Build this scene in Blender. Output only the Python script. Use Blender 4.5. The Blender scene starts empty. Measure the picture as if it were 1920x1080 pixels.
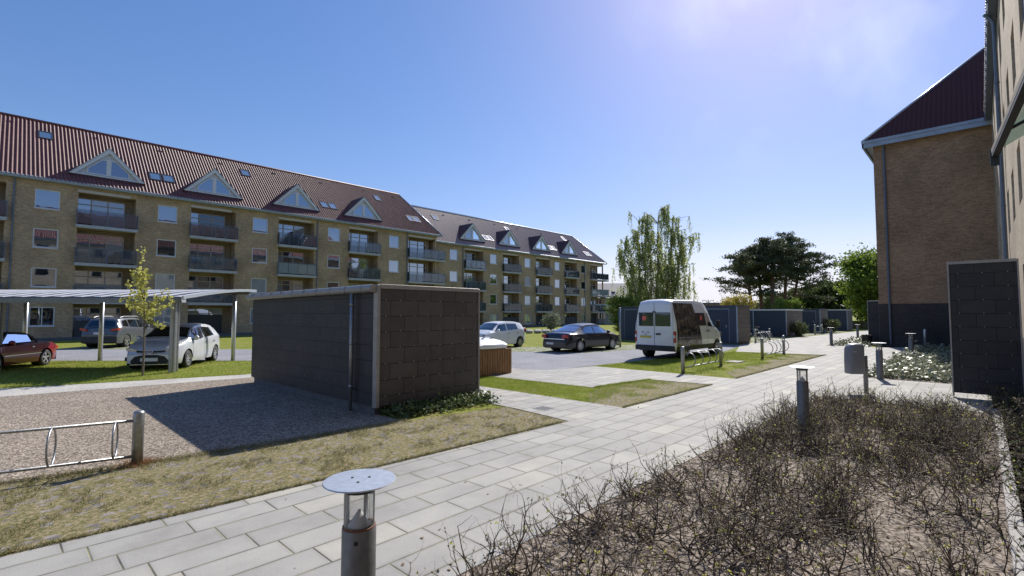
import bpy, math, random
import numpy as np
from mathutils import Vector, Matrix
R = math.radians
random.seed(7); rng = np.random.default_rng(7)
scn = bpy.context.scene; COL = scn.collection
# ---------------------------------------------------------------- camera, sky, sun, exposure
cd = bpy.data.cameras.new('camera'); cam = bpy.data.objects.new('camera', cd); COL.objects.link(cam)
cam.location = (0, 0, 1.85); cam.rotation_euler = (R(92.98), 0, R(43.626 - 90))
cd.lens = 36 * 922 / 1920; cd.sensor_width = 36; cd.clip_end = 3000; cd.clip_start = 0.05
scn.camera = cam
SUN_AZ, SUN_EL = 15.3, 40.2           # azimuth from +X towards +Y
w = bpy.data.worlds.new('World'); scn.world = w; w.use_nodes = True
nt = w.node_tree; nt.nodes.clear()
out = nt.nodes.new('ShaderNodeOutputWorld'); bg = nt.nodes.new('ShaderNodeBackground')
sky = nt.nodes.new('ShaderNodeTexSky'); sky.sky_type = 'NISHITA'; sky.sun_disc = False
sky.sun_elevation = R(SUN_EL); sky.sun_rotation = R(90 - SUN_AZ)
sky.air_density = 1.2; sky.dust_density = 0.4; sky.ozone_density = 6.0; sky.altitude = 0
tc = nt.nodes.new('ShaderNodeTexCoord'); mp = nt.nodes.new('ShaderNodeMapping')
mp.inputs['Rotation'].default_value = (0, 0, R(-35)); mp.inputs['Scale'].default_value = (1.1, 3.2, 2.6)
nz = nt.nodes.new('ShaderNodeTexNoise'); nz.inputs['Scale'].default_value = 1.7; nz.inputs['Detail'].default_value = 7; nz.inputs['Roughness'].default_value = .55
cr = nt.nodes.new('ShaderNodeValToRGB'); cr.color_ramp.elements[0].position = .47; cr.color_ramp.elements[1].position = .66
cr.color_ramp.elements[1].color = (.26, .26, .26, 1)
sep = nt.nodes.new('ShaderNodeSeparateXYZ'); cr2 = nt.nodes.new('ShaderNodeMapRange')
cr2.inputs['From Min'].default_value = .22; cr2.inputs['From Max'].default_value = .42
mul = nt.nodes.new('ShaderNodeMath'); mul.operation = 'MULTIPLY'
mixc = nt.nodes.new('ShaderNodeMixRGB'); mixc.inputs['Color2'].default_value = (5.6, 6.0, 6.6, 1)
L = nt.links.new
L(tc.outputs['Generated'], mp.inputs['Vector']); L(mp.outputs['Vector'], nz.inputs['Vector'])
L(nz.outputs['Fac'], cr.inputs['Fac']); L(tc.outputs['Generated'], sep.inputs[0]); L(sep.outputs['Z'], cr2.inputs['Value'])
dt = nt.nodes.new('ShaderNodeVectorMath'); dt.operation = 'DOT_PRODUCT'; dt.inputs[1].default_value = (.89, .15, .43)
mr = nt.nodes.new('ShaderNodeMapRange'); mr.inputs['From Min'].default_value = .93; mr.inputs['From Max'].default_value = .985; m2 = nt.nodes.new('ShaderNodeMath'); m2.operation = 'MULTIPLY'
L(tc.outputs['Generated'], dt.inputs[0]); L(dt.outputs['Value'], mr.inputs['Value']); L(cr2.outputs[0], m2.inputs[0]); L(mr.outputs[0], m2.inputs[1])
L(cr.outputs['Color'], mul.inputs[0]); L(m2.outputs[0], mul.inputs[1]); L(mul.outputs[0], mixc.inputs['Fac'])
gm = nt.nodes.new('ShaderNodeGamma'); gm.inputs[1].default_value = .78
hs = nt.nodes.new('ShaderNodeHueSaturation'); hs.inputs['Saturation'].default_value = 1.3
tn = nt.nodes.new('ShaderNodeMixRGB'); tn.blend_type = 'MULTIPLY'; tn.inputs[0].default_value = 1; tn.inputs[2].default_value = (1.17, .94, 1.03, 1)
L(sky.outputs['Color'], gm.inputs[0]); L(gm.outputs[0], hs.inputs['Color']); L(hs.outputs[0], tn.inputs[1]); hz = nt.nodes.new('ShaderNodeMapRange'); hz.inputs['From Min'].default_value = 0.0; hz.inputs['From Max'].default_value = .16; hz.inputs['To Min'].default_value = .9; hz.inputs['To Max'].default_value = 0
hm = nt.nodes.new('ShaderNodeMixRGB'); hm.inputs['Color2'].default_value = (4.3, 4.7, 5.6, 1)
L(sep.outputs['Z'], hz.inputs['Value']); L(hz.outputs[0], hm.inputs[0]); L(tn.outputs[0], hm.inputs[1]); L(hm.outputs[0], mixc.inputs['Color1']); L(mixc.outputs[0], bg.inputs['Color'])
bg.inputs['Strength'].default_value = 0.107
L(bg.outputs[0], out.inputs[0])
sl = bpy.data.lights.new('sun', 'SUN'); sl.energy = 3.6; sl.angle = R(.53); sl.color = (1, .95, .87)
so = bpy.data.objects.new('sun', sl); COL.objects.link(so)
sd = Vector((math.cos(R(SUN_EL)) * math.cos(R(SUN_AZ)), math.cos(R(SUN_EL)) * math.sin(R(SUN_AZ)), math.sin(R(SUN_EL))))
so.rotation_euler = sd.to_track_quat('Z', 'Y').to_euler(); so.location = (0, 0, 60)
scn.view_settings.view_transform = 'Standard'; scn.view_settings.look = 'None'
scn.view_settings.exposure = 0.8; scn.view_settings.gamma = 1

# ---------------------------------------------------------------- materials
M = {}
def node_mat(name):
    m = bpy.data.materials.new(name); m.use_nodes = True
    return m, m.node_tree, m.node_tree.nodes['Principled BSDF']
def mat(name, col, rough=.6, metal=0, spec=.5, var=.12, vs=6, bump=0, bs=60, coat=0, alpha=1, trans=0, spread=None, aniso=(1, 1, 1)):
    """base colour varied by a noise in world position, optional bump"""
    m, t, b = node_mat(name); N = t.nodes.new; K = t.links.new
    b.inputs['Roughness'].default_value = rough; b.inputs['Metallic'].default_value = metal
    b.inputs['Specular IOR Level'].default_value = spec; b.inputs['Coat Weight'].default_value = coat
    b.inputs['Alpha'].default_value = alpha; b.inputs['Transmission Weight'].default_value = trans
    g = N('ShaderNodeNewGeometry'); mpn = N('ShaderNodeMapping'); mpn.inputs['Scale'].default_value = aniso
    K(g.outputs['Position'], mpn.inputs['Vector'])
    n = N('ShaderNodeTexNoise'); n.inputs['Scale'].default_value = vs; n.inputs['Detail'].default_value = 5; n.inputs['Roughness'].default_value = .6
    K(mpn.outputs[0], n.inputs['Vector'])
    r = N('ShaderNodeValToRGB'); r.color_ramp.elements[0].position = .3; r.color_ramp.elements[1].position = .7
    c2 = spread if spread else tuple(min(1, c * (1 + var)) for c in col)
    c1 = col if spread else tuple(c * (1 - var) for c in col)
    r.color_ramp.elements[0].color = (*c1, 1); r.color_ramp.elements[1].color = (*c2, 1)
    K(n.outputs['Fac'], r.inputs['Fac']); K(r.outputs['Color'], b.inputs['Base Color'])
    if bump:
        n2 = N('ShaderNodeTexNoise'); n2.inputs['Scale'].default_value = bs; n2.inputs['Detail'].default_value = 3
        K(mpn.outputs[0], n2.inputs['Vector'])
        bp = N('ShaderNodeBump'); bp.inputs['Strength'].default_value = bump; bp.inputs['Distance'].default_value = .02
        K(n2.outputs['Fac'], bp.inputs['Height']); K(bp.outputs['Normal'], b.inputs['Normal'])
    M[name] = m; return m
def ramp(t, fac, stops):
    r = t.nodes.new('ShaderNodeValToRGB'); e = r.color_ramp.elements
    while len(e) < len(stops): e.new(.5)
    for i, (p, c) in enumerate(stops): e[i].position = p; e[i].color = (*c, 1)
    t.links.new(fac, r.inputs['Fac']); return r.outputs['Color']
def mixcol(t, a, b, fac, mode='MIX'):
    x = t.nodes.new('ShaderNodeMixRGB'); x.blend_type = mode
    for i, v in ((1, a), (2, b), (0, fac)):
        if isinstance(v, (tuple, float, int)): x.inputs[i].default_value = (*v, 1) if isinstance(v, tuple) else v
        else: t.links.new(v, x.inputs[i])
    return x.outputs[0]
def math_n(t, op, a, b=None, c=None):
    x = t.nodes.new('ShaderNodeMath'); x.operation = op
    for i, v in enumerate((a, b, c)):
        if v is None: continue
        if isinstance(v, (int, float)): x.inputs[i].default_value = v
        else: t.links.new(v, x.inputs[i])
    return x.outputs[0]
def noise(t, vec, scale, detail=4, rough=.6):
    n = t.nodes.new('ShaderNodeTexNoise'); n.inputs['Scale'].default_value = scale; n.inputs['Detail'].default_value = detail; n.inputs['Roughness'].default_value = rough
    t.links.new(vec, n.inputs['Vector']); return n.outputs['Fac']
def vor(t, vec, scale, out='Color', feature='F1'):
    n = t.nodes.new('ShaderNodeTexVoronoi'); n.inputs['Scale'].default_value = scale; n.feature = feature
    t.links.new(vec, n.inputs['Vector']); return n.outputs[out]
def bump(t, b, h, strength=.4, dist=.01):
    x = t.nodes.new('ShaderNodeBump'); x.inputs['Strength'].default_value = strength; x.inputs['Distance'].default_value = dist
    t.links.new(h, x.inputs['Height']); t.links.new(x.outputs[0], b.inputs['Normal'])
def pos(t): return t.nodes.new('ShaderNodeNewGeometry').outputs['Position']
def grey(t, col):
    x = t.nodes.new('ShaderNodeSeparateXYZ'); t.links.new(col, x.inputs[0]); return x.outputs[0]

def brick_mat(name, c1, c2, mortar, dark=.0):
    m, t, b = node_mat(name); b.inputs['Roughness'].default_value = .9; b.inputs['Specular IOR Level'].default_value = .2
    p = pos(t); s = t.nodes.new('ShaderNodeSeparateXYZ'); t.links.new(p, s.inputs[0])
    cb = t.nodes.new('ShaderNodeCombineXYZ'); t.links.new(math_n(t, 'ADD', s.outputs[0], s.outputs[1]), cb.inputs[0]); t.links.new(s.outputs[2], cb.inputs[1])
    br = t.nodes.new('ShaderNodeTexBrick'); br.inputs['Scale'].default_value = 1; br.inputs['Brick Width'].default_value = .24; br.inputs['Row Height'].default_value = .067
    br.inputs['Mortar Size'].default_value = .008; br.inputs['Color1'].default_value = (*c1, 1); br.inputs['Color2'].default_value = (*c2, 1); br.inputs['Mortar'].default_value = (*mortar, 1); br.inputs['Bias'].default_value = -.1
    t.links.new(cb.outputs[0], br.inputs['Vector'])
    n = noise(t, p, .55, 5); n2 = noise(t, p, 9, 3)
    c = mixcol(t, br.outputs['Color'], ramp(t, n, [(.3, (.72, .70, .68)), (.7, (1.12, 1.1, 1.05))]), 1.0, 'MULTIPLY')
    c = mixcol(t, c, ramp(t, n2, [(.3, (.8, .8, .8)), (.7, (1.15, 1.15, 1.15))]), 1.0, 'MULTIPLY')
    t.links.new(c, b.inputs['Base Color']); bump(t, b, br.outputs['Fac'], -.35, .01)
    M[name] = m
brick_mat('brick', (.50, .37, .245), (.35, .255, .17), (.42, .355, .265))
brick_mat('brick_gable', (.44, .285, .185), (.29, .18, .115), (.35, .275, .205))
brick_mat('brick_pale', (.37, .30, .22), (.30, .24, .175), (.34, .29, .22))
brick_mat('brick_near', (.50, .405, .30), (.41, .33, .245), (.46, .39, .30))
brick_mat('brick_grey', (.075, .072, .072), (.058, .056, .058), (.085, .082, .08))

# slabs: rows along X, random offset per row
m, t, b = node_mat('slabs'); p = pos(t); s = t.nodes.new('ShaderNodeSeparateXYZ'); t.links.new(p, s.inputs[0])
def slab_nodes(u, v, wl, ww, joint):
    row = math_n(t, 'FLOOR', math_n(t, 'DIVIDE', v, ww))
    off = math_n(t, 'MULTIPLY', row, .21)
    un = math_n(t, 'ADD', math_n(t, 'DIVIDE', u, wl), off)
    colm = math_n(t, 'FLOOR', un)
    fu = math_n(t, 'MULTIPLY', math_n(t, 'FRACT', un), wl); fv = math_n(t, 'MULTIPLY', math_n(t, 'FRACT', math_n(t, 'DIVIDE', v, ww)), ww)
    du = math_n(t, 'MINIMUM', fu, math_n(t, 'SUBTRACT', wl, fu)); dv = math_n(t, 'MINIMUM', fv, math_n(t, 'SUBTRACT', ww, fv))
    d = math_n(t, 'MINIMUM', du, dv)
    cb = t.nodes.new('ShaderNodeCombineXYZ'); t.links.new(colm, cb.inputs[0]); t.links.new(row, cb.inputs[1])
    wn = t.nodes.new('ShaderNodeTexWhiteNoise'); t.links.new(cb.outputs[0], wn.inputs['Vector'])
    return d, wn.outputs['Value']
d, rv = slab_nodes(s.outputs[0], math_n(t, 'ADD', s.outputs[1], .04), .665, .326, .006)
c = ramp(t, rv, [(0, (.325, .318, .305)), (.6, (.35, .343, .328)), (.9, (.38, .372, .35)), (1, (.42, .40, .355))])
g1 = noise(t, p, 1.3, 7, .65); c = mixcol(t, c, ramp(t, g1, [(.3, (.78, .775, .76)), (.5, (.97, .97, .96)), (.72, (1.13, 1.12, 1.07))]), 1.0, 'MULTIPLY')
g2 = noise(t, p, 90, 3, .8); c = mixcol(t, c, ramp(t, g2, [(.3, (.82, .82, .82)), (.7, (1.14, 1.14, 1.14))]), 1.0, 'MULTIPLY')
jn = noise(t, p, 2.3, 3); jc = ramp(t, jn, [(.38, (.085, .08, .07)), (.5, (.16, .155, .10)), (.62, (.24, .235, .14)), (.72, (.13, .14, .06))])
jm = ramp(t, d, [(.004, (0, 0, 0)), (.0085, (1, 1, 1))])
ed = ramp(t, d, [(.006, (.86, .86, .86)), (.04, (1, 1, 1))]); c = mixcol(t, c, ed, 1.0, 'MULTIPLY')
st = vor(t, p, 1.7, 'Distance'); c = mixcol(t, c, ramp(t, st, [(.012, (.5, .48, .45)), (.02, (1, 1, 1))]), 1.0, 'MULTIPLY')
t.links.new(mixcol(t, jc, c, jm), b.inputs['Base Color']); b.inputs['Roughness'].default_value = .82
b.inputs['Specular IOR Level'].default_value = .35
bump(t, b, grey(t, jm), .6, .006); M['slabs'] = m

def speckle(name, stops, scale, bs=.5, rough=.95, big=None):
    m, t, b = node_mat(name); p = pos(t)
    v = vor(t, p, scale); c = ramp(t, grey(t, v), stops)
    c = mixcol(t, c, ramp(t, noise(t, p, .8, 5), [(.3, (.85, .85, .85)), (.7, (1.13, 1.13, 1.13))]), 1.0, 'MULTIPLY')
    c = mixcol(t, c, ramp(t, noise(t, p, 14, 4), [(.3, (.8, .8, .8)), (.7, (1.15, 1.15, 1.15))]), 1.0, 'MULTIPLY')
    t.links.new(c, b.inputs['Base Color']); b.inputs['Roughness'].default_value = rough; b.inputs['Specular IOR Level'].default_value = .2
    bump(t, b, vor(t, p, scale, 'Distance'), bs, .01); M[name] = m
speckle('gravel', [(.15, (.14, .11, .088)), (.5, (.26, .215, .172)), (.85, (.43, .37, .30))], 45, .8)
speckle('asphalt', [(.2, (.21, .215, .235)), (.5, (.255, .26, .285)), (.9, (.34, .345, .36))], 70, .3)
speckle('soil', [(.15, (.10, .08, .062)), (.5, (.215, .178, .145)), (.85, (.33, .28, .235))], 34, .6)
speckle('bark', [(.15, (.05, .035, .025)), (.5, (.12, .085, .06)), (.85, (.22, .16, .12))], 30, 1.0)
speckle('walk', [(.2, (.40, .38, .35)), (.5, (.45, .43, .39)), (.9, (.52, .50, .46))], 60, .2)

# cobbles with grass growing in the joints
m, t, b = node_mat('grassy_setts'); p = pos(t)
mpn = t.nodes.new('ShaderNodeMapping'); mpn.inputs['Scale'].default_value = (1, 1.35, 1); t.links.new(p, mpn.inputs[0])
vd = vor(t, mpn.outputs[0], 7.5, 'Distance'); vc = vor(t, mpn.outputs[0], 7.5)
stone = ramp(t, grey(t, vc), [(.1, (.17, .155, .15)), (.5, (.23, .21, .195)), (.9, (.30, .27, .25))])
stone = mixcol(t, stone, ramp(t, noise(t, p, 60, 4), [(.3, (.7, .7, .7)), (.7, (1.2, 1.2, 1.2))]), 1.0, 'MULTIPLY')
gr = ramp(t, noise(t, p, 22, 5, .7), [(.32, (.085, .085, .03)), (.46, (.17, .16, .07)), (.56, (.27, .22, .13)), (.68, (.38, .30, .22))])
k = math_n(t, 'ADD', vd, math_n(t, 'MULTIPLY', noise(t, p, 4.6, 5), .60))
msk = ramp(t, k, [(.59, (0, 0, 0)), (.66, (1, 1, 1))])
t.links.new(mixcol(t, stone, gr, msk), b.inputs['Base Color']); b.inputs['Roughness'].default_value = .95; b.inputs['Specular IOR Level'].default_value = .15
bump(t, b, noise(t, p, 70, 4), .8, .015); M['grassy_setts'] = m
# parking setts, greyer
m, t, b = node_mat('parking_setts'); p = pos(t)
vd = vor(t, p, 6.5, 'Distance'); vc = vor(t, p, 6.5)
stone = ramp(t, grey(t, vc), [(.1, (.26, .25, .23)), (.9, (.42, .41, .38))])
k = math_n(t, 'ADD', vd, math_n(t, 'MULTIPLY', noise(t, p, 1.5, 5), .5))
t.links.new(mixcol(t, stone, (.15, .17, .06), ramp(t, k, [(.58, (0, 0, 0)), (.70, (1, 1, 1))])), b.inputs['Base Color']); b.inputs['Roughness'].default_value = .95
M['parking_setts'] = m
# lawn
m, t, b = node_mat('lawn'); p = pos(t)
c = ramp(t, noise(t, p, 1.3, 6, .65), [(.3, (.16, .20, .03)), (.5, (.22, .245, .045)), (.62, (.28, .26, .08)), (.75, (.37, .31, .17))])
c = mixcol(t, c, ramp(t, noise(t, p, 35, 4, .7), [(.3, (.6, .62, .6)), (.7, (1.35, 1.35, 1.35))]), 1.0, 'MULTIPLY')
t.links.new(c, b.inputs['Base Color']); b.inputs['Roughness'].default_value = .95; b.inputs['Specular IOR Level'].default_value = .1
bump(t, b, noise(t, p, 50, 4), 1.0, .03); M['lawn'] = m

# dark fibre cement boards (boards + joints); u = X+Y, v = Z
def board_mat(name, c1, c2, wl=.6, wh=.292, z0=.12, rough=.55):
    m, t, b = node_mat(name); p = pos(t); s = t.nodes.new('ShaderNodeSeparateXYZ'); t.links.new(p, s.inputs[0])
    u = math_n(t, 'ADD', s.outputs[0], s.outputs[1]); v = math_n(t, 'SUBTRACT', s.outputs[2], z0)
    row = math_n(t, 'FLOOR', math_n(t, 'DIVIDE', v, wh)); off = math_n(t, 'MULTIPLY', math_n(t, 'MODULO', row, 2), .5)
    un = math_n(t, 'ADD', math_n(t, 'DIVIDE', u, wl), off)
    fu = math_n(t, 'MULTIPLY', math_n(t, 'FRACT', un), wl); fv = math_n(t, 'MULTIPLY', math_n(t, 'FRACT', math_n(t, 'DIVIDE', v, wh)), wh)
    du = math_n(t, 'MINIMUM', fu, math_n(t, 'SUBTRACT', wl, fu)); dv = math_n(t, 'MINIMUM', fv, math_n(t, 'SUBTRACT', wh, fv))
    jm = ramp(t, math_n(t, 'MINIMUM', du, dv), [(.003, (0, 0, 0)), (.007, (1, 1, 1))])
    cb = t.nodes.new('ShaderNodeCombineXYZ'); t.links.new(math_n(t, 'FLOOR', un), cb.inputs[0]); t.links.new(row, cb.inputs[1])
    wn = t.nodes.new('ShaderNodeTexWhiteNoise'); t.links.new(cb.outputs[0], wn.inputs['Vector'])
    c = ramp(t, wn.outputs['Value'], [(0, c1), (1, c2)])
    c = mixcol(t, c, ramp(t, noise(t, p, 5, 6, .7), [(.3, (.85, .85, .85)), (.7, (1.18, 1.17, 1.15))]), 1.0, 'MULTIPLY')
    c = mixcol(t, c, ramp(t, noise(t, p, 60, 3), [(.3, (.92, .92, .92)), (.7, (1.08, 1.08, 1.08))]), 1.0, 'MULTIPLY')
    t.links.new(mixcol(t, (.006, .006, .007), c, jm), b.inputs['Base Color']); b.inputs['Roughness'].default_value = rough
    b.inputs['Specular IOR Level'].default_value = .35; bump(t, b, grey(t, jm), .5, .006); M[name] = m
board_mat('boards_brown', (.078, .069, .066), (.098, .087, .083), .62, .292, .05)
board_mat('boards_blue', (.033, .032, .036), (.045, .043, .047), .6, .292, .1)
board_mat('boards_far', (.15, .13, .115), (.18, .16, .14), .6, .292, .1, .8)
# tiled roof
def roof_mat(name, a, b_, c_, rg=.62, sp=.22):
    m, t, b = node_mat(name); p = pos(t)
    c = ramp(t, noise(t, p, 2.2, 5, .7), [(.3, a), (.5, b_), (.72, c_)])
    t.links.new(c, b.inputs['Base Color']); b.inputs['Roughness'].default_value = rg; b.inputs['Specular IOR Level'].default_value = sp; M[name] = m
roof_mat('tiles', (.12, .040, .036), (.165, .058, .052), (.22, .090, .082), .5, .36)
roof_mat('tiles_glare', (.17, .10, .09), (.23, .145, .135), (.30, .21, .195), .35, .6)  # farther block's tiles, base colour lightened to imitate grazing sun glare
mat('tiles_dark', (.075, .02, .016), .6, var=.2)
mat('zinc', (.30, .36, .44), .45, .3, var=.12, vs=3); mat('zinc_dark', (.14, .17, .22), .5, .3, var=.12)
mat('galv', (.34, .35, .36), .42, .75, var=.22, vs=25, bump=.1); mat('galv_dark', (.19, .195, .20), .5, .6, var=.2, vs=18)
mat('galv_pale', (.55, .58, .62), .38, .55, var=.12, vs=30)
mat('alu', (.34, .325, .31), .5, .4, var=.12); mat('white_paint', (.62, .64, .68), .5, var=.05, vs=2)
mat('beige_frame', (.46, .42, .36), .5, var=.05); mat('slab_conc', (.42, .43, .45), .8, var=.12, vs=4)
mat('white_verge', (.60, .62, .66), .55, var=.06); mat('steel_dark', (.055, .06, .07), .5, .3, var=.15)
mat('carport_sheet', (.05, .05, .06), .85, spec=.15, var=.2, vs=2); mat('carport_rib', (.55, .57, .62), .6, spec=.3, var=.1)
mat('dark_panel', (.04, .045, .055), .6, var=.15); mat('blue_panel', (.030, .046, .078), .6, var=.14, vs=3); mat('blue_grey_panel', (.05, .066, .098), .6, var=.12)
mat('plinth', (.12, .125, .14), .85, var=.15, bump=.3); mat('kerb', (.36, .34, .32), .85, var=.15, vs=10, bump=.2, bs=120)
mat('black', (.012, .012, .013), .6, var=.2); mat('rubber', (.02, .02, .021), .75, var=.2)
mat('wood', (.27, .14, .055), .65, var=.35, vs=9, aniso=(3, 3, .4)); mat('lid', (.72, .73, .76), .4, .1, var=.06)
mat('bin_grey', (.20, .205, .22), .45, var=.06); mat('pink_wall', (.42, .27, .25), .85, var=.08); mat('roof_grey', (.26, .25, .26), .8, var=.15, vs=2)
mat('wall_grey', (.40, .40, .41), .8, var=.1); mat('soffit', (.50, .46, .42), .7, var=.08)
mat('bin_black', (.018, .018, .02), .5); mat('rust', (.14, .05, .03), .7, var=.3)
mat('stone', (.45, .43, .41), .8, var=.2, vs=8); mat('plate_w', (.7, .7, .7), .5); mat('plate_y', (.6, .5, .08), .5)
def glass_mat(name, base, tint=(.75, .85, 1), refl=.5, rough=.02):
    m, t, b = node_mat(name); b.inputs['Base Color'].default_value = (*base, 1); b.inputs['Roughness'].default_value = .5; b.inputs['Specular IOR Level'].default_value = 0
    g = t.nodes.new('ShaderNodeBsdfGlossy'); g.inputs['Roughness'].default_value = rough; g.inputs['Color'].default_value = (*tint, 1)
    fr = t.nodes.new('ShaderNodeFresnel'); fr.inputs['IOR'].default_value = 1.5
    f = math_n(t, 'ADD', math_n(t, 'MULTIPLY', fr.outputs[0], 1.3), refl); f = math_n(t, 'MINIMUM', f, 1.0)
    x = t.nodes.new('ShaderNodeMixShader'); t.links.new(f, x.inputs[0]); t.links.new(b.outputs[0], x.inputs[1]); t.links.new(g.outputs[0], x.inputs[2])
    # slightly uneven panes
    bp = t.nodes.new('ShaderNodeBump'); bp.inputs['Strength'].default_value = .05; bp.inputs['Distance'].default_value = .05
    t.links.new(noise(t, pos(t), .7, 2), bp.inputs['Height']); t.links.new(bp.outputs[0], g.inputs['Normal'])
    t.links.new(x.outputs[0], t.nodes['Material Output'].inputs[0]); M[name] = m
glass_mat('pane', (.012, .016, .022), refl=.36); glass_mat('pane_blind', (.30, .32, .34), refl=.20); glass_mat('pane_dark', (.008, .009, .010), refl=.10)
glass_mat('pane_violet', (.05, .045, .09), refl=.25); glass_mat('skylight_pane', (.10, .13, .13), tint=(.9, 1, 1), refl=.45)
glass_mat('car_glass', (.008, .009, .010), tint=(.9, .95, 1), refl=.10); glass_mat('car_glass_tint', (.004, .018, .035), refl=.03)
def thin_glass(name, tint, refl=.12, opac=.25, base=(.3, .38, .42)):
    m, t, b = node_mat(name); b.inputs['Base Color'].default_value = (*base, 1); b.inputs['Roughness'].default_value = .4
    tr = t.nodes.new('ShaderNodeBsdfTransparent'); tr.inputs['Color'].default_value = (*tint, 1)
    g = t.nodes.new('ShaderNodeBsdfGlossy'); g.inputs['Roughness'].default_value = .03
    x1 = t.nodes.new('ShaderNodeMixShader'); x1.inputs[0].default_value = opac; t.links.new(tr.outputs[0], x1.inputs[1]); t.links.new(b.outputs[0], x1.inputs[2])
    fr = t.nodes.new('ShaderNodeFresnel'); fr.inputs['IOR'].default_value = 1.45
    x = t.nodes.new('ShaderNodeMixShader'); t.links.new(math_n(t, 'ADD', fr.outputs[0], refl), x.inputs[0]); t.links.new(x1.outputs[0], x.inputs[1]); t.links.new(g.outputs[0], x.inputs[2])
    t.links.new(x.outputs[0], t.nodes['Material Output'].inputs[0]); M[name] = m
thin_glass('rail_glass', (.72, .79, .86), .03, .22, (.15, .19, .24)); thin_glass('rail_frosted', (.5, .6, .62), .05, .7, (.30, .37, .40)); thin_glass('clear_tube', (.95, .95, .94), .02, .10, (.75, .75, .72))
def paint(name, col, metal=0., rough=.35):
    m, t, b = node_mat(name); b.inputs['Base Color'].default_value = (*col, 1); b.inputs['Metallic'].default_value = metal; b.inputs['Roughness'].default_value = rough
    b.inputs['Coat Weight'].default_value = .8; b.inputs['Coat Roughness'].default_value = .05
    n = noise(t, pos(t), 3, 4); t.links.new(ramp(t, n, [(.3, (rough * .85,) * 3), (.7, (rough * 1.2,) * 3)]), b.inputs['Roughness']); M[name] = m
paint('paint_white', (.80, .81, .83)); paint('paint_red', (.22, .005, .018), .1); paint('paint_black', (.006, .007, .014), .1); paint('paint_greyblue', (.11, .12, .135), .3)
paint('paint_silver', (.62, .64, .68), .25); paint('chrome', (.75, .75, .76), 1, .15); paint('rim', (.5, .51, .53), .7, .3)
paint('tail_red', (.42, .008, .008), 0, .25); paint('lamp_glass', (.45, .47, .50), .4, .1); paint('badge_blue', (.02, .06, .32), 0, .3)
mat('trim', (.025, .026, .028), .55); mat('soft_top', (.045, .035, .028), .8, var=.2)
# photographic wrap of an old house front on the van's flank
m, t, b = node_mat('van_wrap'); tcn = t.nodes.new('ShaderNodeTexCoord'); mpn = t.nodes.new('ShaderNodeMapping'); mpn.inputs['Rotation'].default_value = (R(0), R(8), 0)
t.links.new(tcn.outputs['Object'], mpn.inputs[0]); s = t.nodes.new('ShaderNodeSeparateXYZ'); t.links.new(mpn.outputs[0], s.inputs[0])
cb = t.nodes.new('ShaderNodeCombineXYZ'); t.links.new(s.outputs[0], cb.inputs[0]); t.links.new(s.outputs[2], cb.inputs[1])
br = t.nodes.new('ShaderNodeTexBrick'); br.offset = .0; br.inputs['Scale'].default_value = 1; br.inputs['Brick Width'].default_value = .34; br.inputs['Row Height'].default_value = .46; br.inputs['Mortar Size'].default_value = .085; br.inputs['Mortar Smooth'].default_value = .1
br.inputs['Color1'].default_value = (.012, .011, .012, 1); br.inputs['Color2'].default_value = (.045, .04, .04, 1); br.inputs['Mortar'].default_value = (.13, .095, .075, 1); t.links.new(cb.outputs[0], br.inputs['Vector'])
c = mixcol(t, br.outputs['Color'], ramp(t, noise(t, tcn.outputs['Object'], 4, 6, .75), [(.42, (.1, .1, .1)), (.62, (1.5, 1.45, 1.4))]), 1.0, 'MULTIPLY')
t.links.new(c, b.inputs['Base Color']); b.inputs['Roughness'].default_value = .2; b.inputs['Coat Weight'].default_value = .5; M['van_wrap'] = m
def leafmat(name, stops, trans=.35, rough=.55, scale=1.6):
    m, t, b = node_mat(name); c = ramp(t, noise(t, pos(t), scale, 4, .7), stops)
    t.links.new(c, b.inputs['Base Color']); b.inputs['Roughness'].default_value = rough; b.inputs['Specular IOR Level'].default_value = .3
    tl = t.nodes.new('ShaderNodeBsdfTranslucent'); t.links.new(c, tl.inputs[0])
    x = t.nodes.new('ShaderNodeMixShader'); x.inputs[0].default_value = trans; t.links.new(b.outputs[0], x.inputs[1]); t.links.new(tl.outputs[0], x.inputs[2])
    t.links.new(x.outputs[0], t.nodes['Material Output'].inputs[0]); M[name] = m
leafmat('leaf_birch', [(.3, (.24, .32, .11)), (.5, (.37, .43, .16)), (.7, (.52, .51, .22))], .55)
leafmat('leaf_pine', [(.3, (.055, .075, .04)), (.6, (.11, .125, .065)), (.8, (.19, .19, .10))], .3, scale=.6)
leafmat('leaf_green', [(.3, (.11, .17, .025)), (.7, (.22, .29, .045))], .45)
leafmat('leaf_dull', [(.3, (.06, .09, .025)), (.7, (.12, .15, .045))], .4)
leafmat('leaf_maple', [(.3, (.42, .42, .09)), (.7, (.62, .60, .20))], .5, scale=6)
leafmat('leaf_yellow', [(.3, (.35, .28, .05)), (.7, (.5, .42, .10))], .4)
leafmat('leaf_ivy', [(.3, (.06, .085, .03)), (.55, (.13, .17, .07)), (.75, (.26, .29, .17))], .2, .35, 9)
leafmat('leaf_pale', [(.3, (.10, .13, .05)), (.5, (.25, .27, .17)), (.7, (.58, .57, .48))], .15, .45, 14)
leafmat('leaf_brown', [(.3, (.13, .08, .045)), (.7, (.30, .22, .14))], .15, .7, 9)
leafmat('leaf_bud', [(.3, (.20, .17, .08)), (.7, (.40, .36, .20))], .2, .7, 9)
leafmat('blade', [(.3, (.11, .13, .03)), (.5, (.23, .21, .09)), (.7, (.38, .32, .20))], .3, .6, 5)
leafmat('blade_green', [(.3, (.21, .29, .03)), (.55, (.31, .37, .06)), (.75, (.46, .42, .16))], .35, .6, 2.2)
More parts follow.
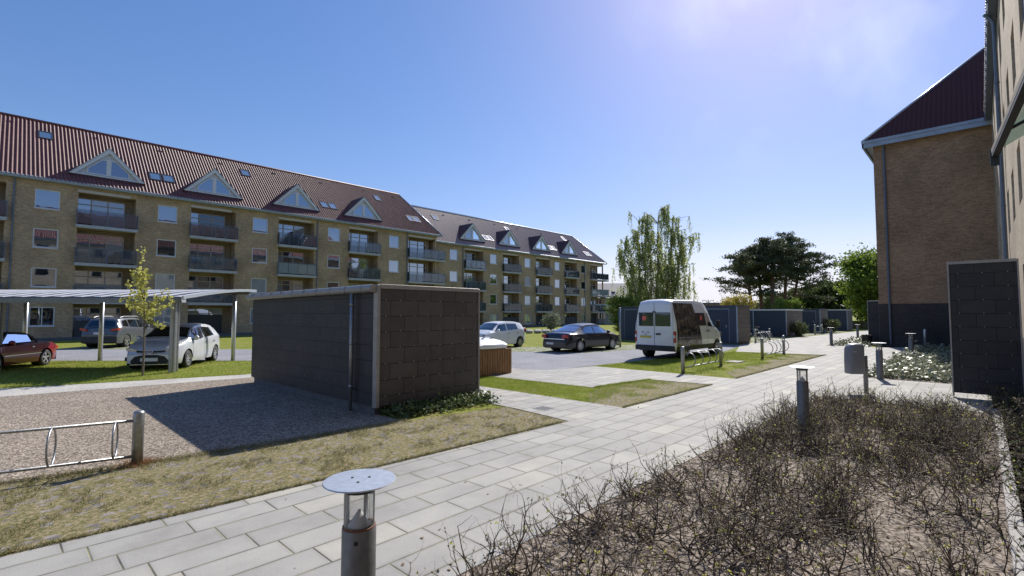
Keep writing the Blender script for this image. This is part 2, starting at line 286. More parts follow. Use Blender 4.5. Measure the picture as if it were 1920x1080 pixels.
mat('bark_birch', (.30, .28, .25), .8, spread=(.06, .05, .045), vs=5, aniso=(1, 1, .5)); mat('bark_pine', (.13, .07, .05), .85, var=.3, vs=4)
mat('bark_grey', (.16, .13, .10), .85, var=.25, vs=6); mat('twig', (.045, .032, .024), .7, spread=(.16, .12, .09), vs=8)
# ---------------------------------------------------------------- mesh helpers
class MB:
    def __init__(s): s.v = []; s.f = []; s.smooth = False
    def face(s, pts):
        k = len(s.v); s.v += [tuple(p) for p in pts]; s.f.append(tuple(range(k, k + len(pts)))); return s
    def box(s, x0, x1, y0, y1, z0, z1):
        k = len(s.v); s.v += [(x, y, z) for z in (z0, z1) for y in (y0, y1) for x in (x0, x1)]
        for q in ((0, 2, 3, 1), (4, 5, 7, 6), (0, 1, 5, 4), (2, 6, 7, 3), (0, 4, 6, 2), (1, 3, 7, 5)): s.f.append(tuple(k + i for i in q))
        return s
    def bbox(s, x0, x1, y0, y1, z0, z1, e=.01):
        """box with chamfered vertical and top edges"""
        k = len(s.v); pl = [(x0 + e, y0), (x1 - e, y0), (x1, y0 + e), (x1, y1 - e), (x1 - e, y1), (x0 + e, y1), (x0, y1 - e), (x0, y0 + e)]
        cx, cy = (x0 + x1) / 2, (y0 + y1) / 2
        sh = [(cx + (x - cx) * (1 - 2 * e / (x1 - x0)), cy + (y - cy) * (1 - 2 * e / (y1 - y0))) for x, y in pl]
        for ring, z in ((pl, z0), (pl, z1 - e), (sh, z1)): s.v += [(x, y, z) for x, y in ring]
        for r in range(2):
            for i in range(8): j = (i + 1) % 8; s.f.append((k + r * 8 + i, k + r * 8 + j, k + r * 8 + 8 + j, k + r * 8 + 8 + i))
        s.f.append(tuple(k + 16 + i for i in range(8))); s.f.append(tuple(k + i for i in reversed(range(8)))); return s
    def prism(s, poly, axis, a, b):
        """poly of 2D points extruded along axis 0/1/2 from a to b"""
        def P(u, v, w):
            return (w, u, v) if axis == 0 else ((u, w, v) if axis == 1 else (u, v, w))
        k = len(s.v); n = len(poly)
        s.v += [P(u, v, a) for u, v in poly] + [P(u, v, b) for u, v in poly]
        s.f.append(tuple(k + i for i in reversed(range(n)))); s.f.append(tuple(k + n + i for i in range(n)))
        for i in range(n): j = (i + 1) % n; s.f.append((k + i, k + j, k + n + j, k + n + i))
        return s
    def tube(s, pts, r, n=8, caps=True, closed=False):
        pts = [Vector(p) for p in pts]; m = len(pts); k = len(s.v)
        rr = r if isinstance(r, (list, tuple)) else [r] * m
        up = None
        for i, p in enumerate(pts):
            if closed: d = pts[(i + 1) % m] - pts[i - 1]
            else: d = pts[min(i + 1, m - 1)] - pts[max(i - 1, 0)]
            if d.length < 1e-9: d = Vector((0, 0, 1))
            d.normalize()
            if up is None: up = Vector((0, 0, 1)) if abs(d.z) < .9 else Vector((1, 0, 0))
            a = d.cross(up)
            if a.length < 1e-4: a = d.cross(Vector((0, 1, 0)))
            a.normalize(); bb = d.cross(a); up = -bb if abs(bb.dot(up)) > 0 and bb.dot(up) < 0 else bb
            for j in range(n):
                t_ = 2 * math.pi * j / n; q = p + a * (math.cos(t_) * rr[i]) + up * (math.sin(t_) * rr[i]); s.v.append(tuple(q))
        for i in range(m if closed else m - 1):
            i2 = (i + 1) % m
            for j in range(n): j2 = (j + 1) % n; s.f.append((k + i * n + j, k + i * n + j2, k + i2 * n + j2, k + i2 * n + j))
        if caps and not closed:
            s.f.append(tuple(k + j for j in reversed(range(n)))); s.f.append(tuple(k + (m - 1) * n + j for j in range(n)))
        return s
    def lathe(s, prof, c=(0, 0, 0), n=24, axis=2, cap=True):
        k = len(s.v); m = len(prof)
        for r, z in prof:
            for j in range(n):
                t_ = 2 * math.pi * j / n; a, b_ = r * math.cos(t_), r * math.sin(t_)
                q = (a, b_, z) if axis == 2 else ((a, z, b_) if axis == 1 else (z, a, b_))
                s.v.append((c[0] + q[0], c[1] + q[1], c[2] + q[2]))
        for i in range(m - 1):
            for j in range(n): j2 = (j + 1) % n; s.f.append((k + i * n + j, k + i * n + j2, k + (i + 1) * n + j2, k + (i + 1) * n + j))
        if cap and prof[0][0] > 1e-6: s.f.append(tuple(k + j for j in reversed(range(n))))
        if cap and prof[-1][0] > 1e-6: s.f.append(tuple(k + (m - 1) * n + j for j in range(n)))
        return s
    def grid(s, rows):
        k = len(s.v); n = len(rows[0])
        for r in rows: s.v += [tuple(p) for p in r]
        for i in range(len(rows) - 1):
            for j in range(n - 1): s.f.append((k + i * n + j, k + i * n + j + 1, k + (i + 1) * n + j + 1, k + (i + 1) * n + j))
        return s
    def build(s, name, material, parent=None, smooth=False, rec=True):
        me = bpy.data.meshes.new(name); me.from_pydata(s.v, [], s.f); me.validate()
        if rec:
            import bmesh
            bm = bmesh.new(); bm.from_mesh(me); bmesh.ops.remove_doubles(bm, verts=bm.verts, dist=1e-5); bmesh.ops.recalc_face_normals(bm, faces=bm.faces); bm.to_mesh(me); bm.free()
        return link(name, me, material, parent, smooth)
def link(name, me, material, parent=None, smooth=False):
    me.materials.append(M[material] if isinstance(material, str) else material)
    if smooth: me.polygons.foreach_set('use_smooth', [True] * len(me.polygons))
    o = bpy.data.objects.new(name, me); COL.objects.link(o)
    if parent: o.parent = parent
    return o
def smooth_by_angle(o, ang=35):
    import bmesh
    me = o.data; bm = bmesh.new(); bm.from_mesh(me)
    es = [e for e in bm.edges if len(e.link_faces) == 2 and e.calc_face_angle(0) > R(ang)]
    bmesh.ops.split_edges(bm, edges=es); bm.to_mesh(me); bm.free()
    me.polygons.foreach_set('use_smooth', [True] * len(me.polygons)); return o
def tag(o, label=None, cat=None, group=None, kind=None):
    if label: o['label'] = label
    if cat: o['category'] = cat
    if group: o['group'] = group
    if kind: o['kind'] = kind
    return o
def thing(name, label, cat, loc=(0, 0, 0), rz=0, group=None):
    o = bpy.data.objects.new(name, None); COL.objects.link(o); o.location = loc; o.rotation_euler = (0, 0, rz); o.empty_display_size = .3
    return tag(o, label, cat, group)
def copy_tree(o, loc=None, rz=None, parent=None, label=None):
    c = o.copy(); COL.objects.link(c)
    if parent: c.parent = parent
    if loc: c.location = loc
    if rz is not None: c.rotation_euler = (0, 0, rz)
    if label: c['label'] = label
    for ch in list(o.children): copy_tree(ch, parent=c)
    return c
def npmesh(name, V, F, material, parent=None, smooth=False):
    """V (n,3); F (m,k) arrays of equal sided faces"""
    me = bpy.data.meshes.new(name); n, k = F.shape
    me.vertices.add(len(V)); me.vertices.foreach_set('co', np.asarray(V, dtype=np.float32).ravel())
    me.loops.add(n * k); me.loops.foreach_set('vertex_index', F.astype(np.int32).ravel())
    me.polygons.add(n); me.polygons.foreach_set('loop_start', np.arange(0, n * k, k, dtype=np.int32)); me.polygons.foreach_set('loop_total', np.full(n, k, dtype=np.int32))
    me.update(calc_edges=True); return link(name, me, material, parent, smooth)
def sheet(name, poly, z, material, kind='structure', sub=None):
    me = bpy.data.meshes.new(name); me.from_pydata([(x, y, z) for x, y in poly], [], [tuple(range(len(poly)))]); me.update()
    o = link(name, me, material); return tag(o, kind=kind)
def leaf_quads(P, size, elong=1.6, flat=0., droop=0.):
    """P (n,3) positions -> V,F of one quad per position, random orientation"""
    n = len(P); a = rng.normal(size=(n, 3)); a[:, 2] = a[:, 2] * (1 - flat) - droop * 2; a /= np.linalg.norm(a, axis=1)[:, None]
    b = rng.normal(size=(n, 3)); b[:, 2] *= (1 - flat)
    b -= (a * b).sum(1)[:, None] * a; b /= np.linalg.norm(b, axis=1)[:, None] + 1e-9
    sz = size * rng.uniform(.6, 1.3, n)[:, None]; A = a * sz * elong / 2; B = b * sz / 2
    V = np.stack([P - A, P + B, P + A, P - B], 1).reshape(-1, 3); F = np.arange(4 * n).reshape(n, 4); return V, F
def blades(name, pts, h, wdt, material, lean=.5, kind='stuff', label=None):
    n = len(pts); ang = rng.uniform(0, 2 * math.pi, n); ln = rng.normal(0, lean, (n, 2)); hh = h * rng.uniform(.4, 1.25, n)
    d = np.stack([np.cos(ang), np.sin(ang), np.zeros(n)], 1) * (wdt * rng.uniform(.6, 1.3, n))[:, None]
    tip = pts + np.stack([ln[:, 0] * hh, ln[:, 1] * hh, hh], 1)
    V = np.stack([pts - d, pts + d, tip], 1).reshape(-1, 3); o = npmesh(name, V, np.arange(3 * n).reshape(n, 3), material)
    return tag(o, label, 'grass', kind=kind)
def inpoly(x, y, poly):
    c = np.zeros(len(x), bool); n = len(poly)
    for i in range(n):
        x1, y1 = poly[i]; x2, y2 = poly[i - 1]
        if y1 == y2: continue
        c ^= ((y1 > y) != (y2 > y)) & (x < (x2 - x1) * (y - y1) / (y2 - y1) + x1)
    return c
def scatter(poly, n, z=0.01):
    xs = [p[0] for p in poly]; ys = [p[1] for p in poly]
    x = rng.uniform(min(xs), max(xs), n * 2); y = rng.uniform(min(ys), max(ys), n * 2); k = inpoly(x, y, poly); x, y = x[k][:n], y[k][:n]
    return np.stack([x, y, np.full(len(x), z)], 1)
# ================================================================ GROUND
tag(MB().face([(-900, -900, -.004), (1500, -900, -.004), (1500, 1500, -.004), (-900, 1500, -.004)]).build('ground', 'lawn'), kind='structure')
CA, SA = math.cos(R(43.626)), math.sin(R(43.626))
def cf(l, d): return (d * CA + l * SA, d * SA - l * CA)     # the parking court lies at an angle: (across, along) -> world
path_poly = [(-12, 5.55), (0, 5.44), (1.6, 5.35), (6.7, 5.18), (13, 5.08), (25.6, 5.05), (24.7, 8.63), (30.2, 10.3), (33.2, 10.6), (36, 10.7), (60, 9.5), (75, 8.2), (75, 6.0), (45.5, 6.7),
             (33.2, 6.6), (33.4, 5.2), (33.1, 4.2), (34.6, 2.9), (32.6, 2.75), (17.3, 2.55), (17.3, -.1), (12.7, -.1), (12.7, 2.72), (-12, 2.75)]
sheet('path', path_poly, .012, 'slabs')
sheet('side_path', [(6.85, 5.17), (8.56, 5.13), (8.6, 12.5), (7.32, 12.5), (7.05, 6.6)], .009, 'slabs')
sheet('side_path', [(12.9, 5.085), (14.52, 5.07), (14.55, 9.9), (12.4, 10.3), (12.2, 11.7), (10.0, 11.6), (10.1, 10.4), (10.35, 7.1), (12.75, 6.75)], .009, 'slabs')
sheet('gravel_bed', [(-9, 8.6), (0, 7.75), (1.3, 7.52), (3.4, 7.3), (4.9, 7.2), (5.0, 14.5), (5.5, 15.3), (.14, 15.8), (-9, 16.8)], .006, 'gravel')
sheet('walkway', [(-9, 16.8), (.14, 15.8), (5.5, 15.3), (8, 15), (8, 16), (5.3, 16.2), (.15, 17.5), (-9, 19.2)], .009, 'walk')
setts = [(-12, 5.57), (0, 5.46), (1.6, 5.37), (6.7, 5.2), (6.84, 5.2), (7.05, 6.9), (4.9, 7.25), (3.4, 7.34), (1.3, 7.56), (0, 7.8), (-9, 8.64), (-12, 8.8)]
sheet('grassy_verge', setts, .005, 'grassy_setts')
asph = [cf(-70, 25.6), cf(-70, 19.4), cf(-9, 19.4), cf(-5.6, 18.2), (11.2, 12.2), (12.3, 11.6), (12.45, 10.24), (17.6, 9.82), (25, 9.2), (30.3, 10.2), (30.3, 14.2), (27, 14.8), cf(2.5, 24.0), cf(-4, 25.2), cf(-10, 25.6)]
sheet('asphalt_road', asph, .003, 'asphalt')
sheet('parking_area', [cf(-3, 24.7), (19.2, 13.5), (26.5, 12.6), (29.8, 12.6), (29.8, 14.6), (23, 15.6), (20.8, 18.0), (17.6, 20.5), cf(-3, 27)], .006, 'parking_setts')
sheet('parking_area', [cf(-19, 25.5), cf(-24, 25.5), cf(-24, 29), cf(-19, 29)], .006, 'parking_setts')
sheet('parking_area', [(39.5, 10.9), (60, 9.9), (60, 11.1), (49, 12.2), (34.5, 13.5), (34.5, 10.9)], .004, 'parking_setts')
tri = [(8.54, 5.13), (12.85, 5.1), (12.7, 6.73), (10.32, 7.08), (10.05, 11), (8.57, 11)]
tri_s = [(8.54, 5.13), (12.85, 5.1), (12.7, 6.73), (10.6, 7.0), (9.6, 6.7), (8.6, 6.0)]
sheet('grassy_verge', tri_s, .003, 'grassy_setts')
isl = [(14.55, 5.09), (25.5, 5.07), (24.6, 8.6), (17, 9.4), (14.57, 9.7)]
isl_s = [(14.55, 5.09), (25.5, 5.07), (25.2, 6.3), (20, 6.1), (16, 5.9)]
sheet('grassy_verge', isl_s, .003, 'grassy_setts')
bed = [(-9, 2.9), (12.66, 2.9), (12.66, -.13), (-9, -.13)]
sheet('planting_bed', bed, .006, 'soil')
bed2 = [(17.4, 2.5), (32.4, 2.68), (34.3, 2.3), (34.5, -.1), (17.4, -.1)]
sheet('planting_bed', bed2, .008, 'soil')
bed3 = [(33.4, 6.55), (45.4, 6.6), (60, 6.2), (60, 4.9), (36.6, 4.7), (33.6, 4.5)]
sheet('planting_bed', bed3, .008, 'soil')
sheet('planting_bed', [(-9, -.22), (17.4, -.22), (34.5, -.12), (36, -.12), (36, 4.36), (35.4, 4.36), (34.6, 2.3), (34.55, -.78), (-9, -.78)], .002, 'bark')
k = MB()
for i in range(22): k.bbox(-9 + i * 1.0, -9 + i * 1.0 + .992, -.2, -.1, -.05, .07, .008)
tag(k.build('kerb', 'kerb'), kind='structure')
# ---- grass blades (nobody could count them)
P = scatter(setts, 150000); P = P[P[:, 0] > -3.5]
from mathutils import noise as mnoise
def nval(P, s, seed=0.): return np.array([mnoise.noise(Vector((p[0] * s, p[1] * s, seed))) for p in P])
kk = nval(P, 2.2) + nval(P, 8, 3.) * .9 + np.clip((P[:, 1] - 6.9) * .25, -.1, .4) + rng.normal(0, .08, len(P)) > .22
P = P[kk]
blades('grass', P, .038, .0032, 'blade', .9)
P = scatter(tri, 42000); kk = (nval(P, 2.) + rng.normal(0, .2, len(P)) + (P[:, 1] - 6.4) * .5) > -.1; blades('grass', P[kk], .035, .004, 'blade_green', .6)
P = scatter(isl, 50000); kk = (nval(P, 1.6) + rng.normal(0, .2, len(P)) + (P[:, 1] - 6.6) * .4) > -.1; blades('grass', P[kk], .04, .006, 'blade_green', .6)
P = scatter([(-9, 19.3), (.15, 17.55), (5.3, 16.25), (8, 16.05), (9.5, 18.5), cf(-5.6, 18.1), cf(-9, 19.3), cf(-24, 19.3)], 60000); blades('grass', P, .045, .006, 'blade_green', .6)
def edge_blades(line, n, off, h, m_):
    Ls = [math.dist(a, b) for a, b in zip(line, line[1:])]; P = []
    for (a, b), l_ in zip(zip(line, line[1:]), Ls):
        k_ = int(n * l_ / sum(Ls)); q = rng.uniform(0, 1, k_); x = a[0] + (b[0] - a[0]) * q; y = a[1] + (b[1] - a[1]) * q
        w_ = np.clip(nval(np.stack([x, y, x], 1), 3.5, 9.) + .35, .05, 1) * off; P.append(np.stack([x + rng.normal(0, 1, k_) * w_ * .6, y + np.abs(rng.normal(0, 1, k_)) * w_ - w_ * .45, np.full(k_, .012)], 1))
    blades('grass', np.concatenate(P), h, .0035, m_, .8)
edge_blades([(-4, 5.5), (0, 5.46), (1.6, 5.37), (6.7, 5.2)], 9000, .05, .035, 'blade')
edge_blades([(8.54, 5.13), (12.85, 5.1)], 3500, .06, .04, 'blade'); edge_blades([(14.55, 5.09), (25.5, 5.07)], 6000, .07, .045, 'blade')
edge_blades([(12.7, 6.75), (10.4, 7.05)], 2200, .06, .045, 'blade_green'); edge_blades([(14.55, 9.7), (17, 9.4), (24.6, 8.6)], 4000, .08, .05, 'blade_green')
edge_blades([(-6, 17.3), (.15, 17.5), (5.3, 16.2)], 5000, .08, .05, 'blade_green')
# dry grass where gravel and verge meet, tuft round the rack post
e = np.linspace(0, 1, 9000); ex = -4 + 9 * e; ey = np.interp(ex, [-9, 0, 1.3, 3.4, 4.9], [8.6, 7.77, 7.53, 7.31, 7.21]) + rng.normal(0, .07, 9000)
blades('grass', np.stack([ex, ey, np.full(9000, .01)], 1), .035, .003, 'blade', 1.0)
n = 700; a = rng.uniform(0, 6.28, n); rr = np.abs(rng.normal(0, .13, n)); leafmat('straw', [(.3, (.30, .14, .06)), (.7, (.42, .25, .12))], .2, scale=8)
blades('grass', np.stack([1.26 + rr * np.cos(a), 7.52 + rr * np.sin(a) * .7, np.full(n, .01)], 1), .07, .003, 'straw', 1.0)

# ================================================================ BUILDINGS
def wall_holes(mb, x0, x1, z0, z1, holes, y=0.0):
    """front face at y with rectangular holes (hx0,hx1,hz0,hz1,depth,open_right); reveals go to y+depth"""
    xs = sorted({x0, x1, *[h[0] for h in holes], *[h[1] for h in holes]}); zs = sorted({z0, z1, *[h[2] for h in holes], *[h[3] for h in holes]})
    for i in range(len(xs) - 1):
        for j in range(len(zs) - 1):
            cx, cz = (xs[i] + xs[i + 1]) / 2, (zs[j] + zs[j + 1]) / 2
            if any(h[0] < cx < h[1] and h[2] < cz < h[3] for h in holes): continue
            mb.face([(xs[i], y, zs[j]), (xs[i + 1], y, zs[j]), (xs[i + 1], y, zs[j + 1]), (xs[i], y, zs[j + 1])])
    for h in holes:
        a, b, c, d, dp = h[:5]; Y = y + dp
        mb.face([(a, y, c), (a, Y, c), (a, Y, d), (a, y, d)])
        if len(h) < 6 or not h[5]: mb.face([(b, y, c), (b, Y, c), (b, Y, d), (b, y, d)])
        mb.face([(a, y, c), (b, y, c), (b, Y, c), (a, Y, c)]); mb.face([(a, y, d), (b, y, d), (b, Y, d), (a, Y, d)])
def roof_mesh(O, U, V, lu, lmax, amp=.028, wave=.218, course=.36, lmin=None, per=6):
    O, U, V = Vector(O), Vector(U).normalized(), Vector(V).normalized(); N = U.cross(V).normalized()
    if N.z < 0: N = -N
    nu = int(lu / (wave / per)) + 1; vs = [0]
    top = max(lmax(i * wave / per) for i in range(nu)); j = 0
    while vs[-1] < top: vs += [j * course + .02, (j + 1) * course]; j += 1
    nv = len(vs); us = np.arange(nu) * wave / per
    LM = np.array([max(0, lmax(u)) for u in us]); VV = np.minimum(np.array(vs)[None, :], LM[:, None])
    saw = np.array([0] + [(.022 if k_ % 2 == 0 else 0) for k_ in range(nv - 1)])
    off = amp * np.cos(2 * np.pi * us / wave)[:, None] + saw[None, :] + np.zeros((nu, nv))
    Vt = (np.array(O)[None, None] + us[:, None, None] * np.array(U) + VV[..., None] * np.array(V) + off[..., None] * np.array(N)).reshape(-1, 3)
    I = np.arange(nu * nv).reshape(nu, nv); F = np.stack([I[:-1, :-1], I[1:, :-1], I[1:, 1:], I[:-1, 1:]], -1).reshape(-1, 4)
    a = VV[:-1, :-1].ravel(); b = VV[:-1, 1:].ravel(); c_ = VV[1:, 1:].ravel(); d_ = VV[1:, :-1].ravel()
    keep = ~((b - a < 1e-6) & (c_ - d_ < 1e-6)); return Vt, F[keep]

def make_window(root_, x, z0, w_=1.27, h=1.30, pane='pane', y=0.03, frame='white_paint', sill=True, mull=False, fr=.07):
    f = MB(); x0, x1 = x - w_ / 2, x + w_ / 2; z1 = z0 + h; yb = y + .09
    f.bbox(x0, x0 + fr, y, yb, z0, z1, .004).bbox(x1 - fr, x1, y, yb, z0, z1, .004).box(x0 + fr, x1 - fr, y, yb, z0, z0 + fr).box(x0 + fr, x1 - fr, y, yb, z1 - fr, z1)
    if mull: f.box(x - .025, x + .025, y + .005, yb, z0 + fr, z1 - fr)
    fo = f.build('window', frame, root_)
    MB().face([(x0 + .05, y + .05, z0 + .05), (x1 - .05, y + .05, z0 + .05), (x1 - .05, y + .05, z1 - .05), (x0 + .05, y + .05, z1 - .05)]).build('pane', pane, fo)
    if sill: MB().box(x0 - .03, x1 + .03, y - .10, y + .02, z0 - .05, z0 - .002).build('sill', frame, fo)
    return fo
def make_loggia(root_, x0, x1, zf, zt, style, seed, corner=False):
    """glazed back wall of a loggia at y=1.15"""
    r_ = random.Random(seed); yb = 1.15; xe = x1 - (.55 if x1 - x0 > 2.5 else .3)
    f = MB(); n = 3 if x1 - x0 > 3.2 else 2; bays = [x0 + .02 + (xe - x0) * t_ for t_ in ([0, .29, .64, 1] if n == 3 else [0, .45, 1])]
    z1 = zt - .28
    for b_ in bays: f.box(b_ - .035, b_ + .035, yb - .10, yb, zf, z1)
    f.box(bays[0], bays[-1], yb - .09, yb, z1, z1 + .07); f.box(bays[0], bays[-1], yb - .09, yb, z1 - .42, z1 - .36); f.box(bays[0], bays[-1], yb - .09, yb, zf, zf + .08)
    if style == 'panel':                                  # boarded lower wall with little windows
        for i in range(n): f.box(bays[i] + .035, bays[i + 1] - .035, yb - .05, yb - .01, zf + .08, zf + 1.25)
    elif style == 'mid': f.box(bays[1], bays[-1], yb - .08, yb, zf + .72, zf + .79)
    fo = f.build('loggia_window', 'beige_frame', root_)
    for i in range(n):
        pm = r_.choice(['pane', 'pane', 'pane', 'pane_dark', 'pane_blind']) if style != 'panel' else r_.choice(['pane_dark', 'pane', 'pane_blind'])
        lo = zf + .08 if style != 'panel' else zf + 1.25
        MB().face([(bays[i], yb - .05, lo), (bays[i + 1], yb - .05, lo), (bays[i + 1], yb - .05, z1), (bays[i], yb - .05, z1)]).build('pane', pm, fo)
    m_ = MB(); m_.face([(x0, yb + .02, zf), (x1, yb + .02, zf), (x1, yb + .02, zt), (x0, yb + .02, zt)]); m_.build('loggia_wall', 'brick_pale', root_)
def make_balcony(root_, x0, x1, zf, frosted=0, proj=.42, wrap=0., seed=0):
    b = MB(); n = max(3, round((x1 - x0 + .2) / .85)); e0, e1 = x0 - .1, x1 + .1 + wrap
    b.box(e0, e1, -proj, -.002, zf - .23, zf - .02)
    for i in range(n + 1):
        xx = e0 + (e1 - e0) * i / n; b.box(xx - .012, xx + .012, -proj - .012, -proj, zf - .25, zf - .01)
    if wrap: b.box(x1 + .12, e1, -.002, .9, zf - .23, zf - .02)
    so_ = b.build('balcony_slab', 'slab_conc', root_)
    r_ = MB()
    for i in range(n + 1):
        xx = e0 + .02 + (e1 - e0 - .04) * i / n; r_.box(xx - .02, xx + .02, -proj + .0, -proj + .04, zf - .02, zf + 1.02)
    r_.box(e0, e1, -proj, -proj + .04, zf + 1.02, zf + 1.05)
    r_.box(e0, e0 + .03, -proj + .04, -.002, zf + 1.02, zf + 1.05).box(e1 - .03, e1, -proj + .04, -.002 if not wrap else .9, zf + 1.02, zf + 1.05)
    r_.build('railing', 'zinc_dark', so_)
    g = MB(); m_ = 'rail_frosted' if frosted else 'rail_glass'
    for i in range(n):
        a, c_ = e0 + .05 + (e1 - e0 - .04) * i / n, e0 - .01 + (e1 - e0 - .04) * (i + 1) / n
        g.box(a, c_, -proj + .015, -proj + .025, zf + .06, zf + .98)
    g.box(e0 + .01, e0 + .02, -proj + .06, -.01, zf + .06, zf + .98).box(e1 - .02, e1 - .01, -proj + .06, -.01 if not wrap else .85, zf + .06, zf + .98)
    g.build('glass_panels', m_, so_); return so_
def make_dormer(root_, xc, zb, tile='tiles'):
    """gabled dormer; local y=0 is the facade, main roof z = ze0 + .9*(y+.25)"""
    hw, ht, yf = 2.2, 2.23, .35
    A, Lp, Rp = (xc, yf - .18, zb + ht), (xc - hw, yf - .18, zb), (xc + hw, yf - .18, zb)
    yb = ROOF_Y(zb) + .05; yt = ROOF_Y(zb + ht) + .1
    r_ = MB(); r_.face([Lp, A, (xc, yt, zb + ht), (xc - hw, yb, zb)]); r_.face([A, Rp, (xc + hw, yb, zb), (xc, yt, zb + ht)])
    t_ = .09
    r_.face([(p[0], p[1], p[2] - t_) for p in (Lp, A)] + [(xc, yt, zb + ht - t_), (xc - hw, yb, zb - t_)]); r_.face([(p[0], p[1], p[2] - t_) for p in (A, Rp)] + [(xc + hw, yb, zb - t_), (xc, yt, zb + ht - t_)])
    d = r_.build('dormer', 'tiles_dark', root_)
    g = MB()                                              # gable with window openings left to the panes in front
    g.prism([(xc - hw + .05, zb), (xc + hw - .05, zb), (xc, zb + ht - .06)], 1, yf + .02, yf + .1)
    g.build('gable', 'white_verge', d)
    v = MB()                                              # verge boards proud of the gable
    for s in (-1, 1):
        v.prism([(xc + s * hw, zb - .02), (xc + s * (hw - .34), zb - .02), (xc, zb + ht - .40), (xc, zb + ht - .02)][::s], 1, yf - .16, yf - .10)
    v.box(xc - hw + .3, xc + hw - .3, yf - .10, yf + .02, zb, zb + .10); v.build('verge_board', 'white_verge', d)
    f = MB(); z0 = zb + .14
    for s in (-1, 1):
        q = [(1.22, 0), (.08, 0), (.08, 1.22), (.42, 1.18), (1.22, .42)]; q2 = [(1.14, .07), (.14, .07), (.14, 1.13), (.40, 1.10), (1.14, .39)]
        for i in range(5):
            j = (i + 1) % 5; f.prism([(xc + s * q[i][0], z0 + q[i][1]), (xc + s * q[j][0], z0 + q[j][1]), (xc + s * q2[j][0], z0 + q2[j][1]), (xc + s * q2[i][0], z0 + q2[i][1])], 1, yf - .06, yf + .02)
    f.box(xc - .08, xc + .08, yf - .07, yf + .02, z0, z0 + 1.25)
    w_ = f.build('dormer_window', 'white_paint', d)
    for s in (-1, 1):
        m_ = MB(); m_.face([(xc + s * a, yf - .012, z0 + b_) for a, b_ in ((1.16, .05), (.12, .05), (.12, 1.15), (.40, 1.12), (1.16, .40))]); m_.build('dormer_pane', DORM_PANE, d)
    k_ = MB(); y2 = ROOF_Y(zb - .42)                       # dark apron below the gable
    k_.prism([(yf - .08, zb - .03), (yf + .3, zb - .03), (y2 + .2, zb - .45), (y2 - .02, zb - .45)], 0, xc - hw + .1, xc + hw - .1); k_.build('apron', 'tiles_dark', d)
    return d
def make_skylight(root_, x, yz, h=1.1, w_=.78):
    """on roof plane; yz = local y of its centre"""
    V = Vector((0, 1, .9)).normalized(); Nn = Vector((0, -.9, 1)).normalized(); c0 = Vector((x, yz, ROOF_Z(yz))) + Nn * .05; U = Vector((1, 0, 0))
    def box(mb, u0, u1, v0, v1, n0, n1):
        k_ = len(mb.v); mb.v += [tuple(c0 + U * u + V * v + Nn * n_) for n_ in (n0, n1) for v in (v0, v1) for u in (u0, u1)]
        for q in ((0, 2, 3, 1), (4, 5, 7, 6), (0, 1, 5, 4), (2, 6, 7, 3), (0, 4, 6, 2), (1, 3, 7, 5)): mb.f.append(tuple(k_ + i for i in q))
    a, b_ = w_ / 2, h / 2; f = MB()
    box(f, -a, -a + .07, -b_, b_, -.07, .14); box(f, a - .07, a, -b_, b_, -.02, .14); box(f, -a + .07, a - .07, -b_, -b_ + .08, -.02, .14); box(f, -a + .07, a - .07, b_ - .08, b_, -.02, .14)
    fo = f.build('skylight', 'steel_dark', root_)
    p_ = MB(); box(p_, -a + .05, a - .05, -b_ + .06, b_ - .06, .05, .11); p_.build('pane', 'skylight_pane', fo)
def make_vent(root_, x, yz):
    V = Vector((0, 1, .9)).normalized(); z = ROOF_Z(yz); m_ = MB(); m_.prism([(yz - .16, z - .02), (yz - .12, z + .16), (yz + .12, z + .22), (yz + .14, z + .1)], 0, x - .14, x + .14); m_.build('roof_vent', 'tiles', root_)
def downpipe(root_, x, z1, y=-.08, r=.05, z0=.05, m_='zinc_dark'):
    p_ = MB(); p_.tube([(x, y, z0), (x, y, z1 - .45), (x, y - .04, z1 - .3), (x, y - .22, z1 - .02)], r, 8)
    for zz in np.arange(1.2, z1 - .6, 2.1): p_.lathe([(r + .012, zz), (r + .012, zz + .05)], (x, y, 0), 8)
    p_.build('downpipe', m_, root_, smooth=False)

